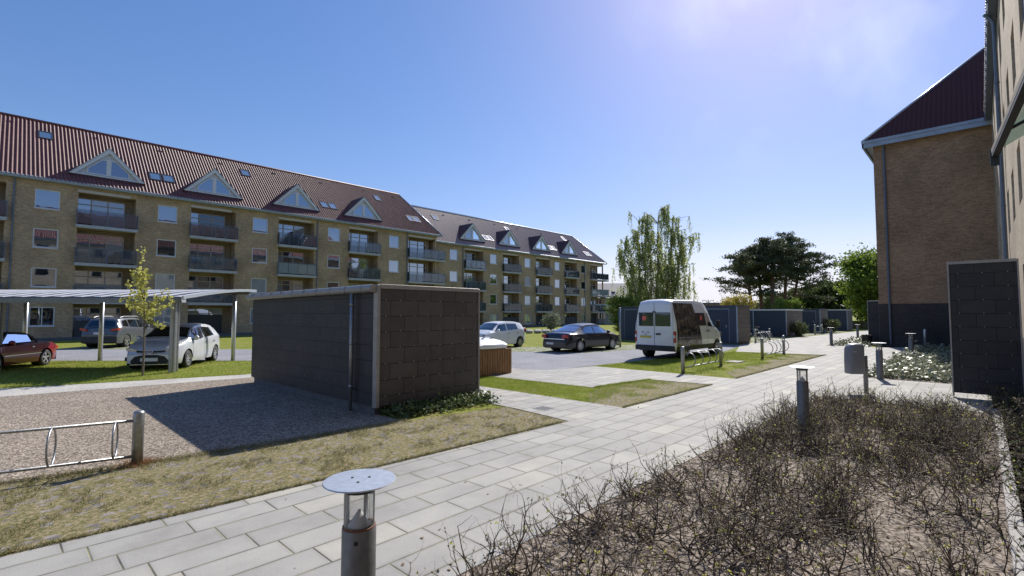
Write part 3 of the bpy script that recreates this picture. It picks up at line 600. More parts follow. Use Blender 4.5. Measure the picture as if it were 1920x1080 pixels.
def wing(name, label, X0, X1, Yf, zsh, win_x, log_x, dorm_x, skl, vents, pipes, rise_y, hip, ridge_mat, corner):
    global ROOF_Y, ROOF_Z, DORM_PANE
    ze = 10.95 - zsh; ROOF_Z = lambda y: ze + .9 * (y + .25); ROOF_Y = lambda z: (z - ze) / .9 - .25
    root_ = thing(name, label, 'apartment building', (X0, Yf, 0)); Ln = X1 - X0
    fl = [(8.10, 10.42), (5.43, 7.87), (2.76, 5.20), (.12, 2.53)]; fl = [(a - zsh, b_ - zsh) for a, b_ in fl]; fl[3] = (.1, fl[3][1])
    wz = [10.26 - 1.3 - zsh, 7.6 - 1.3 - zsh, 4.94 - 1.3 - zsh, 2.30 - 1.3 - zsh]
    holes = []
    for x in win_x:
        for z in wz: holes.append((x - X0 - .635, x - X0 + .635, z, z + 1.3, .14))
    for i, (a, b_) in enumerate(log_x):
        last = corner and i == len(log_x) - 1
        for z0, z1 in fl: holes.append((a - X0, b_ - X0, z0, z1, 1.15, last))
    wm = MB(); wall_holes(wm, 0, Ln, 0, ze + .25, holes)
    D = rise_y * 2
    if corner:
        yy = 1.15; xe = Ln
        wm.face([(Ln, yy, 0), (Ln, D, 0), (Ln, D, ze + .25), (Ln, yy, ze + .25)])
        a = log_x[-1][1] - X0
        for z0, z1 in [(0, fl[3][0])] + [(fl[i + 1][1], fl[i][0]) for i in (2, 1, 0)] + [(fl[0][1], ze + .25)]:
            wm.face([(Ln, 0, z0), (Ln, yy, z0), (Ln, yy, z1), (Ln, 0, z1)])
            wm.face([(a, .0, z0), (Ln, .0, z0), (Ln, yy, z0), (a, yy, z0)]); wm.face([(a, .0, z1), (Ln, .0, z1), (Ln, yy, z1), (a, yy, z1)])
        for z0, z1 in fl: wm.box(a, Ln - .005, .005, .15, z0, z1)
    else: wm.face([(Ln, 0, 0), (Ln, D, 0), (Ln, D, ze + .25), (Ln, 0, ze + .25)])
    wm.face([(0, 0, 0), (0, D, 0), (0, D, ze + .25), (0, 0, ze + .25)]); wm.face([(0, D, 0), (Ln, D, 0), (Ln, D, ze + .25), (0, D, ze + .25)])
    wm.build('wall', 'brick', root_, rec=False)
    pr = random.Random(len(win_x) + int(zsh * 10))
    for i, x in enumerate(win_x):
        for j, z in enumerate(wz):
            pm = 'pane' if j == 0 else pr.choice(['pane', 'pane', 'pane_blind', 'pane_dark'] if j < 3 else ['pane_dark', 'pane_blind', 'pane'])
            make_window(root_, x - X0, z, pane=pm, mull=(j == 3))
    for i, (a, b_) in enumerate(log_x):
        for j, (z0, z1) in enumerate(fl):
            last = corner and i == len(log_x) - 1
            st = ['plain', 'mid', 'panel', 'panel'][j] if (i + j) % 3 else ['plain', 'plain', 'mid', 'panel'][j]
            make_loggia(root_, a - X0, b_ - X0, z0, z1, st, i * 7 + j)
            if j < 3: make_balcony(root_, a - X0, b_ - X0, z0, frosted=((i * 5 + j * 3) % 11 == 1), wrap=1.15 if last else 0)
            else:
                if (i + (1 if zsh else 0)) % 2 == 0: MB().box(a - X0 + .1, b_ - X0 - .1, .05, .12, .0, 1.35).build('garden_screen', 'dark_panel', root_)
                else:
                    s_ = MB(); s_.box(a - X0 + .25, b_ - X0 - .55, .95, 1.02, .1, 1.75)
                    for q in range(1, 6): s_.box(a - X0 + .25, b_ - X0 - .55, .93, .955, .1 + q * .27, .115 + q * .27)
                    s_.build('boarded_door', 'dark_panel', root_)
            if j == 0: MB().box(a - X0 - .05, b_ - X0 - .35, -.06, .05, z1 - .02, z1 + .18).build('sunblind_box', 'soffit', root_)
    MB().box(-.02, Ln + .02, -.03, -.003, 0, .22).build('plinth', 'plinth', root_)
    # eaves
    f = MB(); f.prism([(-.46, ze + .02), (-.42, ze - .16), (-.02, ze - .16), (-.02, ze + .12), (-.3, ze + .1)], 0, -.1, Ln + .45)
    for q in np.arange(0.6, Ln, 1.05): f.box(q, q + .02, -.475, -.43, ze - .13, ze + .02)
    go = f.build('gutter', 'zinc', root_)
    # roof: front slope, hip at the right end, back slope
    lu = Ln + .8; sl_ = math.sqrt(1 + .81); Lv = (rise_y + .45) * sl_
    hipu = lu - .2
    Vt, F = roof_mesh((-.2, -.45, ze - .18 + .15), (1, 0, 0), (0, 1, .9), lu, lambda u: min(Lv, max(0, (hipu + .2 - u) / (hip + .45) * Lv)), amp=.034 if zsh == 0 else .008)
    npmesh('roof', Vt, F, 'tiles' if zsh == 0 else 'tiles_glare', root_, smooth=False)
    zr = ze - .03 + .9 * (rise_y + .45); xe_ = lu - .2
    b = MB(); b.face([(-.2, D + .45, ze - .03), (xe_, D + .45, ze - .03), (xe_ - hip - .45, rise_y, zr), (-.2, rise_y, zr)]); b.face([(xe_, -.45, ze - .03), (xe_, D + .45, ze - .03), (xe_ - hip - .45, rise_y, zr)])
    b.face([(-.2, -.45, ze - .03), (-.2, D + .45, ze - .03), (-.2, rise_y, zr)]); b.face([(-.2, -.44, ze - .1), (xe_, -.44, ze - .1), (xe_, D + .45, ze - .1), (-.2, D + .45, ze - .1)]); b.build('roof', 'tiles', root_, rec=False)
    r_ = MB(); r_.tube([(-.2, rise_y, zr + .03), (xe_ - hip - .45, rise_y, zr + .03)], .11, 8); r_.build('ridge', ridge_mat, root_, smooth=True)
    r_ = MB(); r_.tube([(xe_ - hip - .45, rise_y, zr + .03), (xe_, -.45, ze + .0)], .075, 8); r_.build('hip_capping', 'galv_pale', root_, smooth=True)  # pale metal colour stands in for the sun glint along the hip
    for i, x in enumerate(dorm_x):
        DORM_PANE = 'pane_violet' if (i == 0 and zsh == 0) else 'pane'
        make_dormer(root_, x - X0, 11.76 - zsh)
    for x, y in skl: make_skylight(root_, x - X0, y - Yf)
    for x, y in vents: make_vent(root_, x - X0, y - Yf)
    for x in pipes: downpipe(root_, x - X0, ze)
    return root_
P_ = 6.83
wing('apartment_building', 'nearer brick apartment block on the left, ribbed red roof, four wide dormers above the carport', -9.9, 35.15, 45.7, 0,
     [2.16 + P_ * k_ for k_ in range(-1, 5)], [(3.73 + P_ * k_, 7.0 + P_ * k_) for k_ in range(-2, 4)] + [(31.3, 34.95)], [5.35 + 6.87 * k_ for k_ in range(4)],
     [(2.07, 49.9), (8.37, 47.33), (9.25, 47.33), (15.78, 49.95), (22.3, 47.32), (23.18, 47.32), (29.83, 50.0), (32.6, 47.42), (33.48, 47.42)],
     [(.25, 50.75), (5.03, 50.75), (9.25, 50.7), (13.82, 50.6), (18.6, 50.7), (23.4, 50.65), (28.6, 50.9), (32.3, 50.7)], [.54, 20.95, 31.1], 5.7, 1.6, 'tiles', True)
wing('apartment_building', 'farther yellow brick apartment block behind the black sedan, with four steep dormers and corner balconies', 35.3, 71.35, 46.5, .55,
     [38.47 + 6.78 * k_ for k_ in range(5)], [(40.2 + 6.8 * k_, 43.4 + 6.8 * k_) for k_ in range(4)] + [(67.6, 71.15)], [41.75 + 6.83 * k_ for k_ in range(4)],
     [(38.31, 50.29), (45.0, 47.95), (45.9, 47.95), (51.82, 50.48), (58.6, 47.9), (59.5, 47.9), (65.56, 50.6), (68.0, 47.8), (68.9, 47.8)],
     [(40.26, 51.0), (44.82, 51.0), (49.73, 51.05), (54.46, 51.0), (60.13, 50.9)], [39.9, 65.9], 5.2, 2.0, 'galv_pale', True)  # ridge in pale metal: its sunlit look is put into the colour

# ---- the near block on the right: its long facade seen edge-on
nb = thing('apartment_building', 'sunlit pale brick block seen edge on at the right edge, behind the dark screen', 'apartment building', (36, -.75, 0), R(180))
nw = [x for x in np.arange(1.9, 54, 3.0)]
holes = []
for x in nw:
    for j in range(4): holes.append((x - .6, x + .6, 1.65 + 2.75 * j, 3.0 + 2.75 * j, .14))
wm = MB(); wall_holes(wm, 0, 56, 0, 12.3, holes); wm.face([(0, 0, 0), (0, 10.5, 0), (0, 10.5, 12.3), (0, 0, 12.3)]); wm.face([(56, 0, 0), (56, 10.5, 0), (56, 10.5, 12.3), (56, 0, 12.3)]); wm.face([(0, 10.5, 0), (56, 10.5, 0), (56, 10.5, 12.3), (0, 10.5, 12.3)])
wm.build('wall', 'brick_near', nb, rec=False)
for x in nw:
    for j in range(4): make_window(nb, x, 1.65 + 2.75 * j, 1.2, 1.35, pane='pane_dark' if (int(x) + j) % 2 else 'pane', frame='zinc_dark', y=.05, sill=False)
MB().box(0, 56, -.035, -.003, 0, 1.25).build('plinth', 'brick_grey', nb)
f = MB(); f.prism([(-.26, 12.15), (-.24, 11.98), (-.02, 11.95), (-.02, 12.28), (-.2, 12.26)], 0, .02, 56.2)
for q in np.arange(.5, 56, .9): f.box(q, q + .03, -.28, -.24, 11.98, 12.16)
f.build('gutter', 'zinc_dark', nb)
Vt, F = roof_mesh((0.02, -.27, 12.22), (1, 0, 0), (0, 1, .9), 56.2, lambda u: 5.5 * 1.3454, per=4)
npmesh('roof', Vt, F, 'tiles', nb)
MB().face([(0.02, 11.0, 12.3), (56.2, 11.0, 12.3), (56.2, 5.2, 17.3), (.02, 5.2, 17.3)]).face([(56.2, -.5, 12.2), (56.2, 11, 12.2), (56.2, 5.2, 17.3)]).build('roof', 'tiles', nb)
for x in (13.0, 35.5): downpipe(nb, x, 12.1, y=-.09, r=.06)
# folding-arm awning
A0, A1 = Vector((36 - 8.24, -.575, 3.78)), Vector((36 - 4.6, -.345, 3.78))   # front bar, far end to near end
dA = (A1 - A0).normalized(); nA = Vector((-dA.y, dA.x, 0))
def obox(mb, o_, u0, u1, v0, v1, z0, z1):
    k_ = len(mb.v); mb.v += [tuple(o_ + dA * u + nA * v + Vector((0, 0, z))) for z in (z0, z1) for v in (v0, v1) for u in (u0, u1)]
    for q in ((0, 2, 3, 1), (4, 5, 7, 6), (0, 1, 5, 4), (2, 6, 7, 3), (0, 4, 6, 2), (1, 3, 7, 5)): mb.f.append(tuple(k_ + i for i in q))
aw = MB(); obox(aw, A0, 0, 3.6, -.02, .02, -.01, .05); ao = aw.build('awning', 'bark_grey', nb)
m_ = MB(); obox(m_, A0, -.02, -.002, -.03, .05, -.15, .055); m_.build('end_cap', 'steel_dark', ao)
m_ = MB(); obox(m_, A0, 0, 3.6, -.018, .045, -.05, -.011); m_.build('roller', 'black', ao)
thin_glass('fabric', (.35, .75, .70), 0, .6, (.30, .55, .52))
m_ = MB(); m_.face([tuple(A0 + Vector((.02, .03, .02))), tuple(A1 + Vector((0, .03, .02))), (A1.x, -.01, 4.1), (A0.x + .05, -.01, 4.1)]); m_.build('fabric', 'fabric', ao)
for q in (.9, 2.2): MB().tube([tuple(A0 + dA * q), tuple(A0 + dA * (q + .35) + Vector((0, .28, .06))), (A0.x + q + .05, -.02, 3.95)], .018, 6).build('arm', 'steel_dark', ao)
# ---- projecting block at the end of the path: gable-free wall with hip roof
hb = thing('apartment_building', 'brown brick block with dark grey brick base and hipped roof at the right', 'apartment building', (36, -12, 0))
w_ = MB(); w_.box(0, 12, 0, 16.36, 2.42, 12.0); w_.build('wall', 'brick_gable', hb)
MB().box(-.02, 12.02, -.02, 16.38, 0, 2.415).build('base_wall', 'brick_grey', hb)
f = MB(); f.box(-.42, 12.42, -.3, 16.8, 11.92, 11.97); f.box(-.45, -.40, -.3, 16.84, 11.75, 12.12); f.box(-.45, 12.45, 16.76, 16.84, 11.76, 12.12); f.box(-.5, -.455, -.3, 16.86, 12.0, 12.16)
for q in np.arange(1, 17, 1.25): f.box(-.47, -.452, q, q + .02, 11.76, 11.99)
f.build('gutter', 'zinc', hb)
slr = math.sqrt(1 + 1.07 ** 2); LV = 6.45 * slr
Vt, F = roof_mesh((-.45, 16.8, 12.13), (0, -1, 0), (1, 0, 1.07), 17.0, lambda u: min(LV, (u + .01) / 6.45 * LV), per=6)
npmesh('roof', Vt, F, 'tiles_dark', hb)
zt_ = 12.13 + 6.45 * 1.07
MB().face([(-.45, 16.8, 12.12), (12.45, 16.8, 12.12), (6, 10.35, zt_)]).face([(12.45, 16.8, 12.12), (12.45, -.2, 12.12), (6, -.2, zt_), (6, 10.35, zt_)]).build('roof', 'tiles', hb, rec=False)
MB().tube([(-.47, 16.82, 12.15), (6, 10.35, zt_ + .03)], .07, 8).build('hip_capping', 'galv_pale', hb, smooth=True)
p_ = MB(); p_.tube([(-.09, 15.85, .05), (-.09, 15.85, 11.6), (-.3, 15.85, 11.95)], .06, 8); p_.build('downpipe', 'zinc_dark', hb)
# ---- dark board screens by the entrances
def screen(label, X, y0, y1, h, th, group=None):
    r_ = thing('privacy_screen', label, 'screen', (X, y0, 0), 0, group); W = y1 - y0
    MB().box(.02, th - .02, .03, W - .03, .12, h - .06).build('panel', 'boards_blue', r_)
    f = MB(); f.bbox(0, th, 0, .03, .05, h, .006).bbox(0, th, W - .03, W, .05, h, .006).box(-.005, th + .005, .03, W - .03, h - .06, h); f.build('frame', 'alu', r_)
    s = MB()
    for zz in np.arange(.12 + .27, h - .2, .292):
        for yy in np.linspace(.17, W - .17, 3 if W > .8 else 2): s.lathe([(.011, 0), (.009, -.006), (0, -.008)], (.02, yy, zz + .01), 8, axis=0)
    s.build('screws', 'galv', r_)
screen('tall dark board screen with rows of screws, beside the bare shrub bed', 14.6, -.6, .52, 3.0, .16)
screen('dark board screen at the outer corner of the brown brick block', 36.5, 4.42, 5.0, 2.65, .14)
# ================================================================ SHEDS, CARPORT
sh = thing('storage_shed', 'dark board clad shed with pale corner trim, casting a big shadow on gravel', 'shed', (4.8, 7.95, 0))
W, D, H = 2.5, 6.3, 2.38
MB().box(.06, W - .06, .16, D - .05, .0, .16).build('plinth', 'plinth', sh)
MB().box(0, W, .14, D, .16, H - .06).build('wall', 'boards_blue', sh)
MB().box(.05, W - .03, 0, .10, .17, H - .07).build('front_panel', 'boards_brown', sh)
f = MB(); f.bbox(-.02, .045, -.02, .12, .15, H + .0, .006).bbox(W - .028, W + .01, -.015, .12, .15, H + .0, .006); f.bbox(.046, W - .03, -.025, .12, H - .068, H + .01, .004); f.box(-.03, W + .02, .12, D + .05, H - .03, H + .015)
f.build('trim', 'alu', sh)
MB().face([(-.02, .1, H + .017), (W, .1, H + .02), (W, D + .04, H + .02), (-.02, D + .04, H + .017)]).build('roof', 'steel_dark', sh)
g = MB(); g.tube([(-.085, .02, H - .07), (-.085, D + .1, H - .10)], .072, 12)
for q in np.arange(.35, D, .62): g.lathe([(.078, q), (.082, q + .015), (.078, q + .03)], (-.085, 0, H - .075), 12, axis=1)
g.build('gutter', 'alu', sh)
p_ = MB(); p_.tube([(-.09, .78, .02), (-.09, .78, H - .12)], .037, 10)
for q in (.45, 1.25, 2.0): p_.lathe([(.043, q), (.043, q + .05)], (-.09, .78, 0), 10)
p_.tube([(-.09, .78, .42), (0, .83, .42)], .012, 6)
p_.build('downpipe', 'galv', sh, smooth=True)
s = MB()
for r_i in range(7):
    for c_i in range(8):
        if random.random() < .02: continue
        s.lathe([(.013, .002), (.011, -.006), (.0, -.009)], (.17 + c_i * .315 - (.03 if c_i > 5 else 0), 0, .35 + r_i * .292 + random.uniform(-.006, .006)), 8, axis=1)
for r_i in range(6):
    for c_i in range(14):
        if random.random() < .35: continue
        s.lathe([(.010, .002), (.008, -.005), (.0, -.007)], (0, 1.2 + c_i * .36, .39 + r_i * .292 + .1), 8, axis=0)
tag(s.build('screws', 'galv', sh), kind='stuff')
def far_shed(label, X0, X1, Y0, Y1, h, fm, side, white_edge, doors=()):
    r_ = thing('storage_shed', label, 'shed', (X0, Y0, 0), 0, 'sheds along the far side of the path'); w_, d_ = X1 - X0, Y1 - Y0
    MB().box(.02, w_ - .02, .02, d_, .12, h - .1).build('wall', side, r_)
    MB().box(-.005, .018, .05, d_ - .02, .1, h - .12).build('front', fm, r_)
    MB().box(.06, w_ - .06, .06, d_ - .06, 0, .118).build('plinth', 'plinth', r_)
    f = MB(); f.box(-.10, w_ + .05, -.03, d_ + .05, h - .098, h) if white_edge else f.box(-.03, w_ + .01, -.01, d_, h - .098, h - .02)
    f.build('roof_edge', 'galv_pale' if white_edge else 'blue_grey_panel', r_)
    t_ = MB(); t_.box(-.03, .03, -.01, .05, .1, h - .1); t_.build('corner_trim', 'zinc', r_)
    for a, b_ in doors:
        dr = MB().box(-.03, -.006, a, b_, .15, h - .3).build('door', 'blue_panel', r_)
        ff = MB(); ff.box(-.045, -.006, a - .06, a - .005, .12, h - .2).box(-.045, -.006, b_ + .005, b_ + .06, .12, h - .2).box(-.045, -.006, a, b_, h - .29, h - .2); ff.build('door_frame', 'zinc_dark', dr)
        hh = MB(); hh.box(-.05, -.031, a + .12, a + .16, 1.0, 1.16).tube([(-.07, a + .14, 1.1), (-.07, a + .28, 1.1)], .012, 6).box(-.075, -.05, a + .13, a + .15, 1.09, 1.11); hh.build('handle', 'galv', dr)
    if white_edge: MB().box(-.12, -.03, d_ * .33, d_ * .33 + .07, .02, h - .1).build('downpipe', 'zinc', r_)
    return r_
far_shed('long blue grey shed with doors, partly hidden behind the white van', 30.7, 33.0, 10.6, 18.6, 2.38, 'blue_grey_panel', 'boards_far', False, [(.5, 2.0), (2.7, 4.2), (6.2, 7.6)])
far_shed('dark blue shed with white roof edge, just right of the shed behind the van', 43.3, 48.2, 11.2, 18.5, 2.2, 'blue_panel', 'boards_far', True)
far_shed('mid blue shed without white edge, between two sheds with white roof edges', 54.6, 57.9, 11.2, 18, 2.35, 'blue_grey_panel', 'boards_far', False, [(.4, 3.2)])
far_shed('smallest and farthest blue shed, with white roof edge, next to the clipped hedge', 63.5, 66.6, 10.5, 17.5, 2.3, 'blue_panel', 'boards_far', True)
MB_post = MB(); MB_post.tube([(0, 0, 0), (0, 0, 2.15)], .055, 10).lathe([(.06, 2.15), (.03, 2.19), (0, 2.2)], (0, 0, 0), 10)
o = MB_post.build('steel_post', 'galv', smooth=True); o.location = (23.84, 14.48, 0); tag(o, 'tall slim steel post between the black sedan and the white van', 'post')

cx, cy = cf(-10.6, 15.6)
cp = thing('carport', 'open carport with curved ribbed metal roof on steel posts over the parked cars', 'carport', (cx, cy, 0), R(43.626 - 90))
prof = [(-.12, 2.37), (.5, 2.45), (1.0, 2.525), (1.6, 2.60), (2.2, 2.665), (3.0, 2.735), (3.6, 2.765), (4.3, 2.775)]
def strip(mb, x0, x1, dz0, dz1):
    k_ = len(mb.v)
    for y, z in prof: mb.v += [(x0, y, z + dz0), (x1, y, z + dz0), (x1, y, z + dz1), (x0, y, z + dz1)]
    for i in range(len(prof) - 1):
        for j in range(4): j2 = (j + 1) % 4; mb.f.append((k_ + i * 4 + j, k_ + i * 4 + j2, k_ + i * 4 + 4 + j2, k_ + i * 4 + 4 + j))
    mb.f.append((k_, k_ + 1, k_ + 2, k_ + 3)); e_ = k_ + 4 * (len(prof) - 1); mb.f.append((e_ + 3, e_ + 2, e_ + 1, e_))
m_ = MB(); strip(m_, -16.5, .2, -.012, .0); m_.build('roof_sheet', 'carport_sheet', cp)
m_ = MB(); x = .14
while x > -16.5:
    strip(m_, x - .24, x, .001, .02); x -= .62
m_.build('roof_ribs', 'carport_rib', cp)
m_ = MB(); strip(m_, .2, .26, -.06, .04); m_.build('end_trim', 'galv_pale', cp)
b = MB(); b.bbox(-16.5, .22, -.16, .02, 2.19, 2.355, .02).box(-16.5, .22, 3.8, 3.9, 2.6, 2.70)
b.build('beam', 'galv_dark', cp)
MB().prism([(-.17, 2.2), (.03, 2.2), (.03, 2.36), (-.17, 2.36)], 0, .222, .24).build('end_cap', 'galv_pale', cp)
for (px_, py_) in ((-.1, -.02), (-5.75, -.02), (-11.3, -.02)):
    m_ = MB(); m_.tube([(px_, py_, 0), (px_, py_, 2.19)], .095, 12).tube([(px_ + .0, py_ + .2, 0), (px_ + .0, py_ + .2, 2.3)], .05, 8); m_.build('post', 'galv', cp, smooth=False)
for px_ in (-.37, -5.6, -8.6, -13.8):
    m_ = MB(); m_.tube([(px_, 3.85, 0), (px_, 3.85, 2.6)], .075, 12); m_.build('post', 'galv_pale', cp, smooth=True)

# ================================================================ CARS
def interp(xs, P):
    P = sorted(P); return np.interp(xs, [p[0] for p in P], [p[1] for p in P])
def smooth_arr(a, k=2):
    for _ in range(k): b_ = a.copy(); b_[1:-1] = (a[:-2] + 2 * a[1:-1] + a[2:]) / 4; a = b_
    return a
class Car:
    """lofted body: stations along x (front = +x)"""
    def __init__(s, L, W, top, belt, wr, xw, rw, zb=.20, taper=(.16, .10), tlen=(.75, .5), crown=.05, tumble=.03):
        s.L, s.W, s.wr, s.xw, s.rw, s.zb, s.crown = L, W, wr, xw, rw, zb, crown
        n = int(L / .04); s.xs = np.linspace(-L / 2, L / 2, n)
        for wx in xw:
            for a in np.linspace(-1, 1, 15): s.xs = np.append(s.xs, wx + (rw + .055) * math.sin(a * math.pi / 2))
        s.xs = np.unique(np.round(s.xs, 4))
        s.top = smooth_arr(interp(s.xs, top), 3); s.belt = np.minimum(smooth_arr(interp(s.xs, belt), 3), s.top - .015)
        s.tp, s.tl, s.tb = taper, tlen, tumble
        f = np.ones(len(s.xs)); h = L / 2
        for i, x in enumerate(s.xs):
            if x > h - tlen[0]: f[i] = 1 - taper[0] * ((x - (h - tlen[0])) / tlen[0]) ** 2.2
            if x < -h + tlen[1]: f[i] = 1 - taper[1] * ((-h + tlen[1] - x) / tlen[1]) ** 2.2
        s.f = f
        s.low = np.full(len(s.xs), zb)
        for wx in xw:
            d2 = (rw + .055) ** 2 - (s.xs - wx) ** 2; m = d2 > 0; s.low[m] = np.maximum(s.low[m], rw * 1.0 + np.sqrt(d2[m]) - .0)
        s.low[0:2] += .03; s.low[-2:] += .03
    def half(s, i):
        """list of (y,z) for one side from sill to roof centre"""
        b, t, lo, f = s.belt[i], s.top[i], s.low[i], s.f[i]; w = s.W / 2 * f
        cab = min(1, max(0, (t - b) / .38)); wre = (w * (1 - s.tb)) * (1 - cab) + (s.wr / 2) * f ** .5 * cab; wre = min(wre, w * (1 - s.tb))
        pts = []
        for q in (0, .12, .3, .5, .7, .88, 1):
            z = lo + (b - lo) * q; zz = (z - s.zb) / (b - s.zb + 1e-6); y = w * (1 - .045 * (1 - min(1, zz * 3)) ** 2 - s.tb * max(0, (zz - .55) / .45) ** 2); pts.append((y, z))
        yb = pts[-1][0]; cr_ = s.crown * (.6 + .4 * cab)
        zr = max(b + .005, t - cr_)
        if cab > .05:
            for q in (.12, .4, .7, .92): pts.append((yb + (wre - yb) * q, b + (zr - .025 - b) * q))
        else:
            for q in (.1, .2, .3, .4): pts.append((yb * (1 - .02 * q), b + (zr - b) * q * .8))
        pts.append((wre * .965, zr - .0 if cab > .05 else zr - .004))
        for q in (.8, .5, .25, 0): pts.append((wre * q, t - (t - zr) * q ** 2.5))
        return pts
    def body(s, name, m_, parent):
        rows = []
        for i, x in enumerate(s.xs):
            h = s.half(i); fx = x
            ring = [(fx, -y, z) for y, z in h] + [(fx, y, z) for y, z in reversed(h[:-1])]; rows.append(ring)
        mb = MB(); mb.grid(rows)
        k = len(mb.v)
        for e_ in (0, -1):                                # rounded end caps
            ring = rows[e_]; sgn = -1 if e_ == 0 else 1; c_ = (s.xs[e_] + sgn * .02, 0, (ring[0][2] + ring[len(ring) // 2][2]) / 2)
            sm = [(s.xs[e_] + sgn * .035, p[1] * .95, c_[2] + (p[2] - c_[2]) * .9) for p in ring]
            mb.grid([ring, sm]); mb.face(sm)
        o = mb.build(name, m_, parent); smooth_by_angle(o, 32); return o
    def y_at(s, x, z):
        i = int(np.argmin(abs(s.xs - x))); h = s.half(i); P = [(p[1], p[0]) for p in h[:12]]
        return float(np.interp(z, [p[0] for p in P], [p[1] for p in P]))
    def side_patch(s, name, poly, m_, parent, off=.006, side=0, nx=10, nz=4):
        """quad poly in (x,z): bottom-left, bottom-right, top-right, top-left; conformed to the flank"""
        bl, br_, tr_, tl_ = poly; out_ = []
        for sd_ in ((1, -1) if side == 0 else (side,)):
            rows = []
            for j in range(nz + 1):
                v = j / nz; row = []
                for i in range(nx + 1):
                    u = i / nx; x = (bl[0] * (1 - u) + br_[0] * u) * (1 - v) + (tl_[0] * (1 - u) + tr_[0] * u) * v; z = (bl[1] * (1 - u) + br_[1] * u) * (1 - v) + (tl_[1] * (1 - u) + tr_[1] * u) * v
                    row.append((x, sd_ * (s.y_at(x, z) + off), z))
                rows.append(row)
            mb = MB(); mb.grid(rows); out_.append(mb.build(name, m_, parent, smooth=True))
        return out_
    def top_patch(s, name, x0, x1, m_, parent, inset=.07, inset1=None, off=.008, yf=(-1, 1)):
        """patch on the upper surface between stations x0..x1"""
        idx = [i for i, x in enumerate(s.xs) if min(x0, x1) <= x <= max(x0, x1)][::2]; rows = []
        for n_, i in enumerate(idx):
            h = s.half(i); cen = h[-5:]; ws = [p[0] for p in cen][::-1]; zs = [p[1] for p in cen][::-1]; wmax = h[-5][0] - inset; row = []
            for q in np.linspace(yf[0], yf[1], 13): y = q * wmax; row.append((s.xs[i], y, float(np.interp(abs(y), ws, zs)) + off))
            rows.append(row)
        mb = MB(); mb.grid(rows); return mb.build(name, m_, parent, smooth=True)
    def wheels(s, parent, spokes=5, m_rim='rim', yoff=.0):
        for wx in s.xw:
            for sd_ in (1, -1):
                yc = sd_ * (s.W / 2 - .10 + yoff); r = s.rw; wd = .10
                t_ = MB(); t_.lathe([(r * .62, -wd), (r * .9, -wd), (r * .985, -wd * .75), (r, -wd * .4), (r, wd * .4), (r * .985, wd * .75), (r * .9, wd), (r * .62, wd)], (0, 0, 0), 28, axis=1, cap=False)
                wo = t_.build('wheel', 'rubber', parent, smooth=True); wo.location = (wx, yc, r)
                q = MB(); y0 = sd_ * (wd - .015)
                q.lathe([(r * .68, sd_ * (wd + .002)), (r * .64, sd_ * (wd + .004)), (r * .60, sd_ * wd * .75)], (0, 0, 0), 28, axis=1, cap=False)
                q.lathe([(.0, y0), (r * .14, y0), (r * .16, y0 - sd_ * .02)], (0, 0, 0), 12, axis=1)
                for k_ in range(spokes):
                    a = 2 * math.pi * k_ / spokes + .3; ca, sa = math.cos(a), math.sin(a); w0, w1 = r * .075, r * .11
                    pts = [(r * .1 * ca - w0 * sa, r * .1 * sa + w0 * ca), (r * .66 * ca - w1 * sa, r * .66 * sa + w1 * ca), (r * .66 * ca + w1 * sa, r * .66 * sa - w1 * ca), (r * .1 * ca + w0 * sa, r * .1 * sa - w0 * ca)]
                    q.prism(pts, 1, y0 - sd_ * .02, y0)
                q.build('rim', m_rim, wo)
                bk = MB(); bk.lathe([(r * .63, y0 - sd_ * .05), (0, y0 - sd_ * .05)], (0, 0, 0), 20, axis=1, cap=False); bk.build('wheel_disc', 'black', wo)
                MB().lathe([(r * 1.12, -sd_ * .12), (r * 1.12, sd_ * .03), (0, -sd_ * .12)], (wx, yc - sd_ * .06, r), 20, axis=1, cap=False).build('wheel_arch', 'black', parent)
    def under(s, parent):
        MB().box(-s.L / 2 + .15, s.L / 2 - .15, -s.W / 2 * .86, s.W / 2 * .86, s.zb - .02, s.zb + .22).build('underbody', 'black', parent)
def mirrors(c, parent, x, z, m_, s=1.):
    for sd_ in (1, -1):
        y = c.y_at(x, z); m = MB(); yy = sd_ * (y + .11)
        m.lathe([(.0, -.06 * s), (.05 * s, -.05 * s), (.075 * s, -.02 * s), (.08 * s, .03 * s), (.07 * s, .05 * s), (0, .055 * s)], (x, yy, z + .03), 12, axis=0)
        o = m.build('mirror', m_, parent, smooth=True); MB().tube([(x, sd_ * (y - .02), z - .02), (x, sd_ * (y + .08), z + .0)], .018, 6).build('mirror_arm', 'trim', o)
def block(name, x, y, z, sx, sy, sz, m_, parent, e=.008):
    return MB().bbox(x - sx / 2, x + sx / 2, y - sy / 2, y + sy / 2, z - sz / 2, z + sz / 2, min(e, sx * .3, sy * .3, sz * .3)).build(name, m_, parent)

# --- white-silver hatchback under the carport, nose towards the camera
hv = (-.555, -.832); yaw_y = math.atan2(hv[1], hv[0])
ct = thing('parked_car', 'silver white small hatchback facing the camera under the carport, behind the young tree', 'car', (4.62, 21.25, 0), yaw_y)
c = Car(3.95, 1.70, [(-1.98, .62), (-1.95, .95), (-1.88, 1.04), (-1.6, 1.32), (-1.35, 1.43), (-.9, 1.49), (-.3, 1.50), (.25, 1.45), (1.02, 1.02), (1.25, .97), (1.65, .86), (1.86, .74), (1.975, .55)],
        [(-2, .55), (-1.9, .98), (-1.5, 1.0), (0, .93), (1.0, .89), (1.3, .86), (1.7, .76), (1.98, .50)], 1.24, (-1.27, 1.24), .30, taper=(.22, .12), tlen=(.85, .6))
c.body('body', 'paint_silver', ct); c.wheels(ct, 7); c.under(ct)
c.top_patch('windscreen', .36, 1.0, 'car_glass', ct, .05); c.top_patch('rear_window', -1.85, -1.62, 'car_glass', ct, .08)
